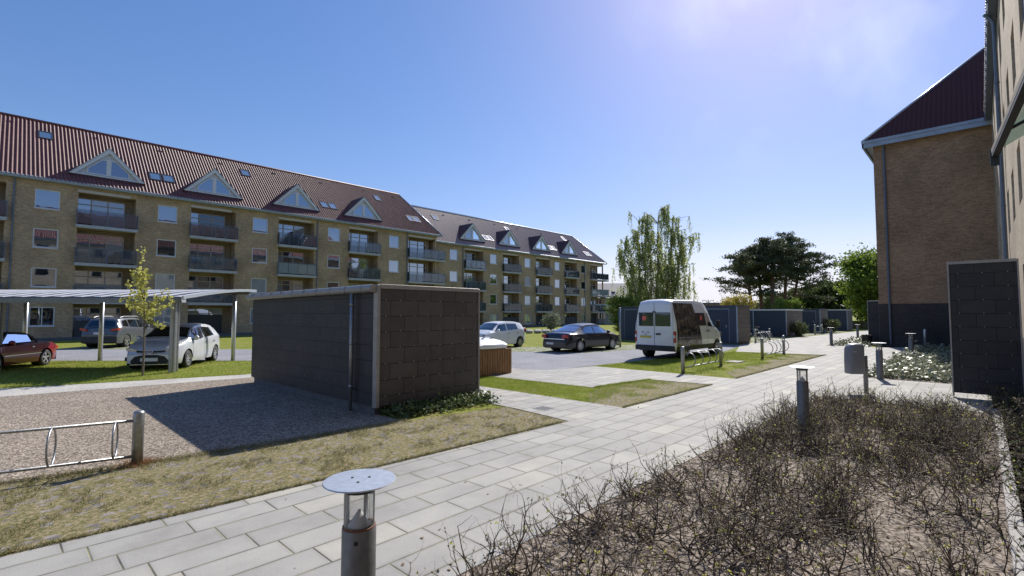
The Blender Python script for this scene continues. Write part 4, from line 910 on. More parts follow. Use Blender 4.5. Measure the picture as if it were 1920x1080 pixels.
c.side_patch('side_window', [(-.12, .97), (.92, .93), (.42, 1.30), (-.12, 1.37)], 'car_glass', ct); c.side_patch('side_window', [(-1.15, 1.03), (-.2, .97), (-.2, 1.37), (-.95, 1.33)], 'car_glass', ct)
c.side_patch('door_gap', [(-.165, .30), (-.150, .30), (-.150, .93), (-.165, .93)], 'black', ct, .003, nx=1); c.side_patch('door_gap', [(.84, .32), (.855, .32), (.90, .88), (.885, .88)], 'black', ct, .003, nx=1)
for xh in (-.35, -1.1): c.side_patch('handle', [(xh, .80), (xh + .16, .80), (xh + .16, .835), (xh, .835)], 'chrome', ct, .03, nx=2, nz=1)
mirrors(c, ct, .75, .97, 'paint_silver', 1.15)
g = MB(); g.prism([(-.50, .24), (.50, .24), (.55, .31), (.42, .46), (.18, .51), (-.18, .51), (-.42, .46), (-.55, .31)], 0, 1.93, 2.035); g.build('grille', 'black', ct)
g = MB(); g.prism([(-.40, .60), (-.2, .585), (.2, .585), (.40, .60), (.40, .65), (.2, .635), (-.2, .635), (-.40, .65)], 0, 1.84, 1.985); g.build('upper_grille', 'black', ct)
block('bumper_strip', 2.03, 0, .205, .03, 1.1, .035, 'chrome', ct)
for sd_ in (1, -1):
    h = MB(); h.prism([(sd_ * .36, .60), (sd_ * .70, .63), (sd_ * .72, .74), (sd_ * .55, .72), (sd_ * .36, .655)][::sd_], 0, 1.55, 1.925); h.build('headlight', 'lamp_glass', ct)
    block('fog_lamp', 1.93, sd_ * .68, .38, .06, .10, .12, 'black', ct)
block('number_plate', 2.045, 0, .36, .012, .50, .11, 'plate_w', ct)
e_ = MB(); e_.lathe([(.0, .0), (.085, .0), (.09, -.01)], (0, 0, 0), 20, axis=0); bo = e_.build('emblem', 'badge_blue', ct); bo.location = (2.01, 0, .61); bo.scale = (1, 1, .68)
r_ = MB(); r_.tube([(.006, .088 * math.cos(a), .088 * math.sin(a)) for a in np.linspace(0, 6.28, 21)[:-1]], .008, 6, closed=True); r_.tube([(.006, .03 * math.cos(a), .075 * math.sin(a)) for a in np.linspace(0, 6.28, 17)[:-1]], .006, 6, closed=True)
r_.build('emblem_ring', 'chrome', bo)

# --- dark red roadster
ct = thing('parked_car', 'dark red open two-seater with black soft top, at the left edge of the photo', 'car', (.0, 23.7, 0), yaw_y)
c = Car(3.95, 1.66, [(-1.97, .5), (-1.93, .76), (-1.8, .85), (-1.3, .89), (-.9, .89), (-.85, .90), (-.5, .90), (.6, .90), (.8, .89), (1.4, .80), (1.8, .66), (1.96, .45)],
        [(-2, .5), (-1.8, .74), (-1.2, .80), (0, .80), (.8, .80), (1.5, .70), (1.96, .42)], 1.2, (-1.12, 1.13), .29, taper=(.3, .24), tlen=(.8, .7), crown=.08)
c.body('body', 'paint_red', ct); c.wheels(ct, 5); c.under(ct)
c.side_patch('trim_strip', [(-.85, .48), (.8, .48), (.8, .495), (-.85, .495)], 'chrome', ct, .012, nz=1)
t_ = MB(); rows = []
for x, z, w_ in ((-1.12, .90, .52), (-1.0, 1.0, .56), (-.85, 1.10, .57), (-.6, 1.19, .56), (-.2, 1.225, .55), (.25, 1.21, .53)):
    rows.append([(x, -w_ - .04, max(.90, z - .30)), (x, -w_, z - .05), (x, -w_ + .1, z), (x, 0, z + .015), (x, w_ - .1, z), (x, w_, z - .05), (x, w_ + .04, max(.90, z - .30))] if x < -.7 else [(x, -w_ - .01, z - .08), (x, -w_, z - .04), (x, -w_ + .1, z), (x, 0, z + .015), (x, w_ - .1, z), (x, w_, z - .04), (x, w_ + .01, z - .08)])
t_.grid(rows); t_.build('soft_top', 'soft_top', ct, smooth=True)
w_ = MB(); w_.grid([[(.72, y * .62, .89 - abs(y) * .02) for y in (-1, -.5, 0, .5, 1)], [(.28, y * .52, 1.20 - abs(y) * .01) for y in (-1, -.5, 0, .5, 1)]]); w_.build('windscreen', 'rail_glass', ct)
for sd_ in (1, -1):
    MB().tube([(.74, sd_ * .64, .87), (.28, sd_ * .53, 1.20)], .026, 6).build('windscreen_pillar', 'chrome' if sd_ > 0 else 'paint_red', ct)
    MB().grid([[(-.62, sd_ * .655, .89), (.66, sd_ * .655, .88)], [(-.55, sd_ * .56, 1.14), (.28, sd_ * .545, 1.17)]]).build('side_window', 'pane', ct)
    block('handle', -.45, sd_ * .835, .72, .12, .03, .03, 'chrome', ct); block('tail_light', -1.90, sd_ * .55, .62, .12, .26, .14, 'tail_red', ct)
    block('seat', -.35, sd_ * .32, .85, .22, .42, .55, 'black', ct, .06)
mirrors(c, ct, .5, .86, 'paint_red', 1.1)
# --- grey SUV beyond the road
hs = (.555, .832)
ct = thing('parked_car', 'grey estate car seen from behind, parked on the verge below the near apartment block', 'car', (5.1, 35.9, 0), math.atan2(hs[1], hs[0]))
c = Car(4.5, 1.82, [(-2.25, .75), (-2.22, 1.0), (-2.1, 1.2), (-1.85, 1.58), (-1.4, 1.64), (-.2, 1.66), (.3, 1.6), (1.1, 1.1), (1.6, 1.0), (2.0, .9), (2.25, .6)],
        [(-2.25, .7), (-2.1, 1.08), (-1.5, 1.08), (0, 1.02), (1.1, .98), (1.8, .86), (2.25, .55)], 1.34, (-1.38, 1.35), .34, zb=.26, taper=(.2, .10), tlen=(.8, .5))
c.body('body', 'paint_greyblue', ct); c.wheels(ct, 5); c.under(ct)
c.top_patch('rear_window', -2.17, -1.9, 'car_glass_tint', ct, .10); c.top_patch('windscreen', .42, 1.05, 'car_glass', ct)
c.side_patch('side_window', [(-.1, 1.08), (.95, 1.03), (.42, 1.46), (-.1, 1.52)], 'car_glass', ct); c.side_patch('side_window', [(-1.05, 1.12), (-.18, 1.08), (-.18, 1.52), (-1.05, 1.52)], 'car_glass', ct); c.side_patch('side_window', [(-1.75, 1.16), (-1.15, 1.13), (-1.15, 1.51), (-1.62, 1.47)], 'car_glass', ct)
for sd_ in (1, -1):
    MB().tube([(-1.6, sd_ * .62, 1.64), (-1.3, sd_ * .62, 1.70), (.1, sd_ * .62, 1.70), (.3, sd_ * .62, 1.64)], .016, 6).build('roof_rail', 'galv_pale', ct)
    m_ = MB(); m_.prism([(sd_ * .52, .92), (sd_ * .86, .96), (sd_ * .88, 1.08), (sd_ * .60, 1.04)][::sd_], 0, -2.30, -2.0); m_.build('tail_light', 'tail_red', ct)
block('rear_bumper', -2.24, 0, .48, .12, 1.66, .34, 'trim', ct, .03); block('number_plate', -2.29, 0, .80, .02, .5, .11, 'plate_w', ct); mirrors(c, ct, .78, 1.08, 'paint_greyblue', 1.2)
# --- white hatchback beyond the waste container
ct = thing('parked_car', 'small white hatchback seen from its left side, beyond the timber waste container', 'car', (18.95, 19.35, 0), R(183))
c = Car(3.55, 1.62, [(-1.78, .55), (-1.75, .9), (-1.68, 1.02), (-1.45, 1.36), (-1.1, 1.42), (-.2, 1.44), (.25, 1.39), (.95, .98), (1.2, .93), (1.55, .80), (1.775, .5)],
        [(-1.78, .5), (-1.65, .98), (-1.3, .98), (0, .90), (1.0, .85), (1.5, .74), (1.775, .45)], 1.2, (-1.20, 1.16), .28, taper=(.22, .14), tlen=(.8, .5))
c.body('body', 'paint_white', ct); c.wheels(ct, 7); c.under(ct); c.top_patch('windscreen', .34, .92, 'car_glass', ct, .05); c.top_patch('rear_window', -1.66, -1.5, 'car_glass', ct, .1)
c.side_patch('side_window', [(-.1, .94), (.85, .90), (.38, 1.24), (-.1, 1.31)], 'car_glass', ct); c.side_patch('side_window', [(-1.05, 1.0), (-.18, .95), (-.18, 1.31), (-.98, 1.29)], 'car_glass', ct)
c.side_patch('door_gap', [(-.15, .30), (-.138, .30), (-.138, .92), (-.15, .92)], 'black', ct, .003, nx=1)
for sd_ in (1, -1):
    m_ = MB(); m_.prism([(sd_ * .62, .85), (sd_ * .74, .83), (sd_ * .73, 1.02), (sd_ * .64, 1.06)][::sd_], 0, -1.80, -1.62); m_.build('tail_light', 'tail_red', ct)
    m_ = MB(); m_.prism([(sd_ * .45, .60), (sd_ * .70, .66), (sd_ * .70, .76), (sd_ * .45, .70)][::sd_], 0, 1.50, 1.70); m_.build('headlight', 'lamp_glass', ct)
mirrors(c, ct, .66, .92, 'paint_white', 1.15)
for xh in (-.32, -1.0): c.side_patch('handle', [(xh, .78), (xh + .14, .78), (xh + .14, .81), (xh, .81)], 'chrome', ct, .025, nx=2, nz=1)
# --- black sedan
ct = thing('parked_car', 'black saloon car seen from behind on the cobbled parking strip', 'car', (20.75, 14.75, 0), R(-3))
c = Car(4.45, 1.74, [(-2.22, .55), (-2.18, .86), (-2.05, .93), (-1.75, .95), (-1.6, .965), (-.75, 1.31), (-.4, 1.36), (.2, 1.365), (.5, 1.32), (1.22, .93), (1.5, .90), (1.95, .78), (2.22, .5)],
        [(-2.22, .5), (-2.05, .86), (-1.5, .86), (0, .84), (1.2, .83), (1.8, .72), (2.22, .45)], 1.16, (-1.30, 1.33), .31, taper=(.22, .14), tlen=(.9, .6), crown=.05)
c.body('body', 'paint_black', ct); c.wheels(ct, 9); c.under(ct); c.top_patch('rear_window', -1.55, -.82, 'pane', ct, .04); c.top_patch('windscreen', .58, 1.15, 'car_glass', ct)
c.side_patch('side_window', [(-.10, .89), (.98, .88), (.55, 1.17), (-.10, 1.22)], 'pane', ct); c.side_patch('side_window', [(-1.02, .92), (-.18, .89), (-.18, 1.22), (-.72, 1.19)], 'pane', ct)
for sd_ in (1, -1):
    m_ = MB(); m_.prism([(sd_ * .50, .68), (sd_ * .77, .70), (sd_ * .78, .83), (sd_ * .52, .84)][::sd_], 0, -2.27, -2.0); m_.build('tail_light', 'tail_red', ct)
block('chrome_strip', -2.262, 0, .64, .02, 1.36, .04, 'chrome', ct); block('number_plate', -2.262, .25, .42, .02, .46, .10, 'plate_w', ct); mirrors(c, ct, .9, .9, 'paint_black', 1.15)
for xh in (-.95, .0): c.side_patch('handle', [(xh, .75), (xh + .14, .75), (xh + .14, .78), (xh, .78)], 'chrome', ct, .025, nx=2, nz=1)
# --- white van
ct = thing('parked_van', 'white high roof van with a dark picture wrap on its rear flank', 'van', (21.18, 9.70, 0), 0)
c = Car(5.05, 1.84, [(-2.525, 2.30), (-2.45, 2.40), (-2.2, 2.45), (-.2, 2.47), (.6, 2.40), (.95, 2.20), (1.15, 2.0), (1.75, 1.30), (2.0, 1.16), (2.3, 1.06), (2.525, .75)],
        [(-2.55, 1.42), (1.4, 1.22), (1.9, 1.05), (2.525, .62)], 1.42, (-1.62, 1.62), .335, zb=.34, taper=(.2, .04), tlen=(.8, .25), crown=.07, tumble=.02)
c.body('body', 'paint_white', ct); c.wheels(ct, 5, yoff=.0); c.under(ct)
c.side_patch('flank_wrap', [(-2.42, .50), (.02, .50), (-.62, 2.28), (-2.42, 2.28)], 'van_wrap', ct, .006, nx=40, nz=16)
c.side_patch('side_window', [(-.55, 1.33), (.50, 1.33), (.50, 1.88), (-.55, 1.88)], 'car_glass', ct, .014); c.side_patch('side_window', [(.64, 1.30), (1.50, 1.24), (1.02, 1.86), (.64, 1.88)], 'car_glass', ct, .012)
c.side_patch('door_gap', [(.56, .42), (.572, .42), (.572, 1.95), (.56, 1.95)], 'black', ct, .010, nx=1, nz=12); c.side_patch('door_gap', [(1.42, .62), (1.432, .62), (1.50, 1.20), (1.488, 1.20)], 'black', ct, .010, nx=1)
c.side_patch('side_rub_strip', [(-2.45, .34), (1.3, .34), (1.3, .52), (-2.45, .52)], 'trim', ct, .014, nx=40, nz=1)
c.side_patch('door_handle', [(.40, 1.06), (.50, 1.06), (.50, 1.14), (.40, 1.14)], 'black', ct, .02, nx=2, nz=1); c.side_patch('door_handle', [(.64, 1.06), (.74, 1.06), (.74, 1.14), (.64, 1.14)], 'black', ct, .02, nx=2, nz=1)
c.top_patch('windscreen', 1.16, 1.72, 'car_glass', ct)
xr = -2.565
for a, b_ in ((.035, .70), (-.70, -.035)):
    MB().box(xr - .008, xr, a, b_, 1.34, 1.90).build('rear_window', 'car_glass_tint', ct)
for a, b_, z0, z1 in ((-.006, .006, .56, 2.28), (.795, .80, .6, 2.1), (-.80, -.795, .6, 2.1)): MB().box(xr - .004, xr + .002, a, b_, z0, z1).build('door_gap', 'black', ct)
for sd_ in (1, -1):
    block('tail_light', xr + .06, sd_ * .845, .92, .12, .10, .46, 'tail_red', ct, .02); block('tail_light_lens', xr + .058, sd_ * .845, .93, .13, .085, .12, 'plate_w', ct, .01)
block('rear_bumper', xr + .02, 0, .46, .16, 1.72, .20, 'trim', ct, .03)
block('door_handle', xr - .015, -.17, 1.02, .03, .20, .07, 'black', ct); block('number_plate', xr - .01, .40, .90, .02, .50, .09, 'plate_y', ct); block('brake_light', xr - .02, .0, 2.02 - .1, .05, .12, .05, 'trim', ct)
for yy in (.28, .52): block('plate_lamp', xr - .01, yy, 1.09, .02, .09, .03, 'black', ct)
block('emblem', xr - .01, .40, 1.0, .02, .07, .035, 'badge_blue', ct)
paint('sticker_red', (.75, .10, .09), 0, .5)
m_ = MB(); m_.lathe([(.10, xr - .012), (0, xr - .013)], (0, .45, 1.66), 24, axis=0); m_.build('sticker', 'sticker_red', ct)
for sd_ in (-1,): block('sticker', .0, sd_ * (c.y_at(0, 1.62) + .02), 1.66, .2, .006, .2, 'sticker_red', ct)
for sd_ in (1, -1):
    y = c.y_at(1.35, 1.2); MB().bbox(1.32, 1.42, sd_ * (y + .16) - .09, sd_ * (y + .16) + .09, 1.22, 1.55, .02).build('mirror', 'trim', ct)
    MB().tube([(1.37, sd_ * (y - .03), 1.24), (1.37, sd_ * (y + .12), 1.28)], .02, 6).build('mirror_arm', 'trim', ct)
    m_ = MB(); m_.prism([(sd_ * .55, .78), (sd_ * .80, .82), (sd_ * .80, 1.02), (sd_ * .58, .98)][::sd_], 0, 2.2, 2.46); m_.build('headlight', 'lamp_glass', ct)
# ================================================================ STREET FURNITURE
def lamp(label, x, y, g='bollard lamps along the path'):
    r = thing('bollard_lamp', label, 'bollard lamp', (x, y, 0), 0, g)
    m_ = MB(); m_.lathe([(.082, 0), (.082, .80), (.078, .806), (.0, .806)], n=28); po = m_.build('post', 'galv_dark', r, smooth=False); smooth_by_angle(po, 40)
    m_ = MB(); m_.lathe([(.011, 0), (.011, .004), (0, .004)], (0, 0, 0), 10, axis=1); bo = m_.build('screw_hole', 'black', po); bo.location = (-.052, -.0645, .755); bo.rotation_euler = (0, 0, R(-39))
    m_ = MB(); m_.lathe([(.074, .806), (.074, .985)], n=28, cap=False); m_.build('glass_tube', 'clear_tube', r, smooth=True)
    m_ = MB(); m_.lathe([(.079, .98), (.079, 1.022), (.0, 1.022)], n=28); m_.lathe([(.079, .98), (.0, .98)], n=28); smooth_by_angle(m_.build('collar', 'galv_dark', r), 40)
    m_ = MB(); m_.lathe([(.0, 1.022), (.17, 1.022), (.175, 1.025), (.172, 1.030), (.0, 1.033)], n=40); ca = m_.build('cap', 'galv_pale', r); smooth_by_angle(ca, 30)
    for a in (90, 210, 330):
        a = R(a + 20); m_ = MB(); m_.lathe([(.007, 1.031), (.007, 1.035), (0, 1.035)], (.048 * math.cos(a), .048 * math.sin(a), 0), 8); m_.build('bolt', 'black', ca)
        m_ = MB(); m_.tube([(.06 * math.cos(a + .6), .06 * math.sin(a + .6), .806), (.06 * math.cos(a + .6), .06 * math.sin(a + .6), .98)], .0055, 6); m_.build('rod', 'galv_pale', r)
    m_ = MB(); m_.lathe([(.055, .812), (.048, .822), (.006, .885), (0, .888)], n=24); smooth_by_angle(m_.build('reflector', 'white_paint', r), 60)
    m_ = MB(); m_.lathe([(.0785, .798), (.0795, .812), (.072, .814)], n=28, cap=False); m_.build('rim', 'rust', r)
    return r
l0 = lamp('foreground bollard lamp with round galvanised cap and clear glass, cut off by the bottom edge', 1.276, 2.256)
def lampc(label, x, y, rz=0): return copy_tree(l0, (x, y, 0), rz, label=label)
lampc('bollard lamp standing in the bare shrub bed, its base hidden in the twigs', 8.60, 2.03, .4)
lampc('bollard lamp right of the grey litter bin, at the pale leaf bed corner', 17.2, 2.12, .9)
lampc('bollard lamp at the far edge of the pale leaf bed, before the dark brick base', 26.2, 2.15, 1.4)
lampc('bollard lamp at the left tip of the brown bed beyond the paved square', 34.0, 6.45, 2.)
lampc('farthest bollard lamp beside the path, left of the black bin', 44.9, 6.8, 2.)
lampc('bollard lamp half hidden by the board screen at the corner of the brown brick block', 41.5, 5.35, 2.)
m_ = MB(); m_.lathe([(.07, 0), (.07, .95), (.05, 1.0), (0, 1.01)], n=16); o = m_.build('bollard', 'galv_pale', smooth=True); o.location = (35.2, 2.28, 0); tag(o, 'pale plain bollard in the shade against the dark brick base', 'bollard')
# bike racks
def rack(label, p0, p1, hp, zr, zb_, n, kind, post_r=.06, rail_r=.019, bulge=.24, first=True):
    v = Vector((p1[0] - p0[0], p1[1] - p0[1], 0)); Ln = v.length; r = thing('bike_rack', label, 'bike rack', (p0[0], p0[1], 0), math.atan2(v.y, v.x), 'bike racks')
    for x in ((0, Ln) if first else (0,)):
        m_ = MB(); m_.lathe([(post_r, 0), (post_r, hp - .035), (post_r * .9, hp - .015), (post_r * .6, hp - .003), (0, hp)], (x, 0, 0), 20); m_.build('post', 'galv', r, smooth=True)
    for z in (zr, zb_): MB().tube([(post_r * .8, 0, z), (Ln - post_r * .8, 0, z)], rail_r, 10).build('rail', 'galv', r, smooth=True)
    zc, rz_ = (zr + zb_) / 2, (zr - zb_) / 2
    for i in range(n):
        x = Ln * (i + .72) / (n + .3) if kind == 'arc' else .42 + .95 * i
        if kind == 'arc': pts = [(x - .10 * math.sin(a), -bulge * math.sin(a) - .015, zc + rz_ * math.cos(a)) for a in np.linspace(0, math.pi, 15)]; m_ = MB().tube(pts, .016, 8)
        else: x = .22 + .57 * i; pts = [(x, .20 * math.sin(a), zc + rz_ * math.cos(a)) for a in np.linspace(0, 2 * math.pi, 29)[:-1]]; m_ = MB().tube(pts, .011, 8, closed=True)
        m_.build('hoop', 'galv', r, smooth=True)
    return r
rack('bike rack with two round hoops at the left edge, in front of the gravel', (1.26, 7.52), (-3.0, 8.62), .665, .545, .115, 6, 'ring', first=False, rail_r=.017)
rack('bike rack with curved bars on the grass island, behind which the van is parked', (14.65, 6.70), (17.85, 6.76), .84, .62, .18, 5, 'arc')
rack('bike rack with curved bars at the far end of the same grass island', (21.95, 6.62), (25.4, 6.72), .84, .66, .12, 5, 'arc', bulge=.30)
rack('bike rack holding a bicycle, beside the corner of the long shed', (33.4, 10.45), (36.8, 10.6), .84, .62, .18, 5, 'arc')
rack('smallest bike rack, in front of the farther sheds', (50.0, 10.7), (52.4, 10.65), .9, .72, .2, 2, 'arc')
# bicycle in the rack
bc = thing('bicycle', 'parked bicycle with pale mudguards leaning in the rack by the long shed', 'bicycle', (34.6, 10.9, 0), R(95))
for wx in (-.52, .52):
    m_ = MB(); m_.tube([(wx + .33 * math.cos(a), 0, .34 + .33 * math.sin(a)) for a in np.linspace(0, 6.283, 25)[:-1]], .016, 6, closed=True)
    wo = m_.build('wheel', 'rubber', bc); s_ = MB()
    for a in np.linspace(0, 3.14, 8)[:-1]: s_.tube([(wx + .32 * math.cos(a), 0, .34 + .32 * math.sin(a)), (wx - .32 * math.cos(a), 0, .34 - .32 * math.sin(a))], .003, 4)
    s_.build('spokes', 'galv_pale', wo)
    MB().tube([(wx + .37 * math.cos(a), 0, .34 + .37 * math.sin(a)) for a in np.linspace(.5, 2.8, 10)], .022, 6).build('mudguard', 'white_paint', bc)
MB().tube([(-.52, 0, .34), (-.18, 0, .85), (.38, 0, .82), (.05, 0, .30), (-.18, 0, .85)], .017, 6).tube([(.52, 0, .34), (.36, 0, 1.0)], .017, 6).tube([(-.52, 0, .34), (.05, 0, .30)], .015, 6).build('frame', 'white_paint', bc)
MB().tube([(.22, -.28, 1.02), (.36, -.1, 1.04), (.36, .1, 1.04), (.22, .28, 1.02)], .013, 6).build('handlebar', 'galv', bc); MB().bbox(-.32, -.06, -.07, .07, .93, .98, .02).build('saddle', 'black', bc)
# litter bin on its post
lb = thing('litter_bin', 'grey rounded litter bin hung on a steel post at the edge of the shrub bed', 'litter bin', (14.06, 2.02, 0), R(-46.37))
m_ = MB(); rows = []
for z, k1, k2 in ((.455, .95, 0), (.47, 1, 0), (.75, 1, 0), (1.02, .98, 0), (1.08, .93, 0), (1.12, .82, 0), (1.145, .60, 0), (1.155, .3, 0)):
    ring = []
    for a in np.linspace(0, 2 * math.pi, 29)[:-1]:
        ca, sa = math.cos(a), math.sin(a); e_ = .62; ring.append((-.235 + k1 * .185 * math.copysign(abs(ca) ** e_, ca) - (0 if z < 1.0 else (z - 1.0) * -.25), k1 * .16 * math.copysign(abs(sa) ** e_, sa), z))
    rows.append(ring + [ring[0]])
m_.grid(rows); m_.face(rows[0][:-1]); m_.face(rows[-1][:-1]); b_ = m_.build('body', 'bin_grey', lb); smooth_by_angle(b_, 50)
MB().box(-.38, -.28, -.165, -.162, .965, .975).build('label_strip', 'plate_w', b_)
m_ = MB(); m_.lathe([(.048, 0), (.048, .86), (.04, .872), (0, .875)], (.02, 0, 0), 16); m_.build('post', 'galv_dark', lb, smooth=True)
MB().bbox(-.045, -.032, -.03, .03, .45, .93, .003).box(-.032, -.02, -.03, .03, .5, .52).box(-.032, -.02, -.03, .03, .8, .82).build('bracket', 'rust', lb)
m_ = MB(); m_.lathe([(.24, 0), (.27, .55), (.275, .60), (.25, .60), (.24, .5), (0, .5)], n=20); o = m_.build('planter', 'bin_black', smooth=False); smooth_by_angle(o, 40); o.location = (35.6, 4.95, 0); tag(o, 'dark round tub standing on the brown bed by the corner of the brick block', 'tub')
# half buried waste container with timber cladding
wc = thing('waste_container', 'timber clad waste container with domed grey lid, behind the dark shed', 'waste container', (9.58, 10.62, 0))
m_ = MB(); n = 15; Wd = 1.56
for i in range(n):
    a = Wd * i / n; b_ = Wd * (i + 1) / n - .012
    for (x0, x1, y0, y1) in ((a, b_, -.0, .03), (a, b_, Wd - .03, Wd)): m_.bbox(x0, x1, y0, y1, .02, .78 + .0, .006)
    for (x0, x1, y0, y1) in ((0, .03, a + .031, min(b_ + .031, Wd - .031)), (Wd - .03, Wd, a + .031, min(b_ + .031, Wd - .031))): m_.bbox(x0, x1, y0, y1, .02, .78, .006)
m_.build('cladding', 'wood', wc)
MB().box(.04, Wd - .04, .04, Wd - .04, .0, .77).build('body', 'black', wc)
rows = []
for q, z in ((1.0, .80), (1.025, .84), (1.02, .90), (.95, .955), (.8, 1.02), (.6, 1.07), (.35, 1.105), (.1, 1.12)):
    ring = []
    for a in np.linspace(0, 2 * math.pi, 41)[:-1]:
        ca, sa = math.cos(a), math.sin(a); e_ = .55 + .45 * (1 - q); ring.append((Wd / 2 + q * .80 * math.copysign(abs(ca) ** e_, ca), Wd / 2 + q * .80 * math.copysign(abs(sa) ** e_, sa), z))
    rows.append(ring + [ring[0]])
m_ = MB(); m_.grid(rows); m_.face(rows[-1][:-1]); m_.face(rows[0][:-1]); o = m_.build('lid', 'lid', wc); smooth_by_angle(o, 45)
m_ = MB(); m_.tube([(.5 + .6 * q, .35, 1.02 + .12 * math.sin(q * math.pi)) for q in np.linspace(0, 1, 8)], .02, 6); m_.build('handle', 'galv_pale', wc)
# drain cover, stones, utility cover
dc = thing('drain_cover', 'small dark drain cover set in the side path right of the shed', 'drain cover', (7.42, 6.2, 0)); MB().box(-.18, .18, -.18, .18, .0, .014).build('frame', 'alu', dc)
m_ = MB()
for i in range(5): m_.box(-.15, .15, -.14 + i * .065, -.10 + i * .065, .0141, .018)
m_.build('grate', 'steel_dark', dc)
m_ = MB(); m_.box(-.4, .4, -.25, .25, 0, .03); o = m_.build('inspection_cover', 'kerb'); o.location = (19.6, 6.9, 0); tag(o, 'pale concrete inspection cover in the grass of the island', 'cover')
rs = ['leftmost', 'second', 'third', 'fourth', 'fifth', 'sixth', 'seventh', 'rightmost']
for i in range(8):
    m_ = MB(); rows = []; sx = random.uniform(.35, .6)
    for j in range(7):
        ph = math.pi * j / 6; rows.append([(sx * math.sin(ph) * math.cos(a) * (1 + .15 * math.sin(3 * a + i)), .3 * math.sin(ph) * math.sin(a), .2 + .2 * math.cos(ph) * (1 + .1 * math.sin(a * 2 + i))) for a in np.linspace(0, 6.283, 11)])
    m_.grid(rows); o = m_.build('boulder', 'stone', smooth=False); q = i / 7; o.location = (33.2 + 2.9 * q + 1.5 * q, 31.6 - 3.4 * q, -.02); tag(o, rs[i] + ' of the pale boulders lined up behind the white hatchback and the sedan', 'boulder', 'boulders lined up on the lawn')
# ================================================================ VEGETATION
def fol(name, P, size, m_, parent=None, elong=1.6, flat=0., droop=0.):
    V, F = leaf_quads(P, size, elong, flat, droop); return npmesh(name, V, F, m_, parent)
def branch_pts(p0, d, ln, n=6, curl=.15, sag=0.):
    p = Vector(p0); d = Vector(d).normalized(); pts = [tuple(p)]
    for i in range(n):
        d = (d + Vector((random.gauss(0, curl), random.gauss(0, curl), random.gauss(0, curl) - sag))).normalized(); p = p + d * ln / n; pts.append(tuple(p))
    return pts
# birch: upright limbs with hanging leafy strands
random.seed(21)
bt = thing('birch_tree', 'tall birch with thin hanging spring foliage behind the white van', 'tree', (40.9, 21.4, 0), R(-46.37))
m_ = MB(); ends = []
for (x0, topx, h) in ((-.3, -2.3, 8.2), (.25, .5, 11.2), (.9, 2.5, 8.6), (-.1, -.9, 10.2), (.6, 1.7, 10.3)):
    pts = [(x0 + (topx * 1.15 - x0) * q ** .8 + random.gauss(0, .05), random.gauss(0, .15) * q, h * q) for q in np.linspace(0, 1, 10)]; m_.tube(pts, list(np.linspace(.13, .02, 10)), 7)
    for i in range(2, 10):
        for k_ in range(5):
            a = random.uniform(0, 6.28); ln = random.uniform(.9, 2.3) * (1.25 - i / 10 * .75) * 1.15; b_ = branch_pts(pts[i], (math.cos(a), math.sin(a), .62), ln, 5, .14, -.0)
            m_.tube(b_, list(np.linspace(.03, .008, 6)), 5, caps=False); ends += b_[2:]
m_.build('trunk', 'bark_birch', bt)
P = []; st = MB()
for e_ in ends:
    if random.random() < .22: continue
    for k_ in range(2):
        ln = random.uniform(.5, 2.1); x, y, z = e_; dx, dy = random.gauss(0, .10), random.gauss(0, .10)
        if z - ln < 1.5: ln = max(.3, z - 1.8)
        st.tube([(x, y, z), (x + dx, y + dy, z - ln * .5), (x + dx * 1.3, y + dy * 1.3, z - ln)], .005, 3, caps=False)
        for q in np.arange(.0, ln, .045): P.append((x + dx * q / ln * 1.2 + random.gauss(0, .05), y + dy * q / ln * 1.2 + random.gauss(0, .05), z - q))
st.build('hanging_twigs', 'twig', bt, rec=False); P = np.array(P); fol('crown', np.concatenate([P, P[::2] + rng.normal(0, .10, P[::2].shape)]), .09, 'leaf_birch', bt, 1.4, droop=.3)
# Scots pines: five trees, flat clumps of needles
random.seed(5)
def pine(label, l, d, h, wdt, lean, seed, lo=.28):
    random.seed(seed); r = thing('pine_tree', label, 'tree', (*cf(l, d), 0), R(-46.37), 'pines standing together'); m_ = MB(); P = []
    tp = [(lean * q ** 1.3, 0, h * .96 * q) for q in np.linspace(0, 1, 12)]; m_.tube(tp, list(np.linspace(.42, .07, 12)), 8)
    nb_ = 26
    for i in range(nb_):
        q = lo + (1 - lo) * (i + random.random()) / nb_; a = i * 2.4 + random.gauss(0, .3); x0 = lean * q ** 1.3; z0 = h * .94 * q
        reach = wdt * (.95 - .62 * max(0, (q - .62) / .38) ** 1.6) * random.uniform(.6, 1.08)
        bp_ = branch_pts((x0, 0, z0), (math.cos(a), math.sin(a), .10 + .5 * (q - .45)), reach, 6, .10, -.01); m_.tube(bp_, list(np.linspace(.10, .02, 7)), 5, caps=False)
        for j in range(2, 7):
            for _ in range(2 if j > 3 else 1):
                cx_, cy_, cz_ = bp_[j]; cx_ += random.gauss(0, .5); cy_ += random.gauss(0, .5); cz_ += random.gauss(.12, .2); rr = random.uniform(.45, .95); nn = int(70 * rr)
                G_ = rng.normal(size=(nn, 3)) * np.array([rr * .62, rr * .62, rr * .22]) + np.array([cx_, cy_, cz_]); P.append(G_)
    m_.build('trunk', 'bark_pine', r); fol('crown', np.concatenate(P), .17, 'leaf_pine', r, 2.6); return r
pine('leftmost pine of the dark group, leaning left with a low broad crown', -9.95 + 53.6, 89, 12.6, 6.2, -1.6, 1, .42)
pine('second pine from the left in the dark group, slim red trunk', 46.2, 91, 14.5, 5.0, -.6, 2, .52)
pine('pine with the thickest trunk in the middle of the dark group', 46.0, 87, 15.3, 5.2, .5, 3, .55)
pine('fourth pine from the left in the dark group, tallest top', 50.2, 91, 16.2, 5.6, 1.4, 4, .52)
pine('rightmost pine of the dark group, wide crown reaching right', 52.4, 92.5, 13.6, 7.2, 2.6, 5, .40)
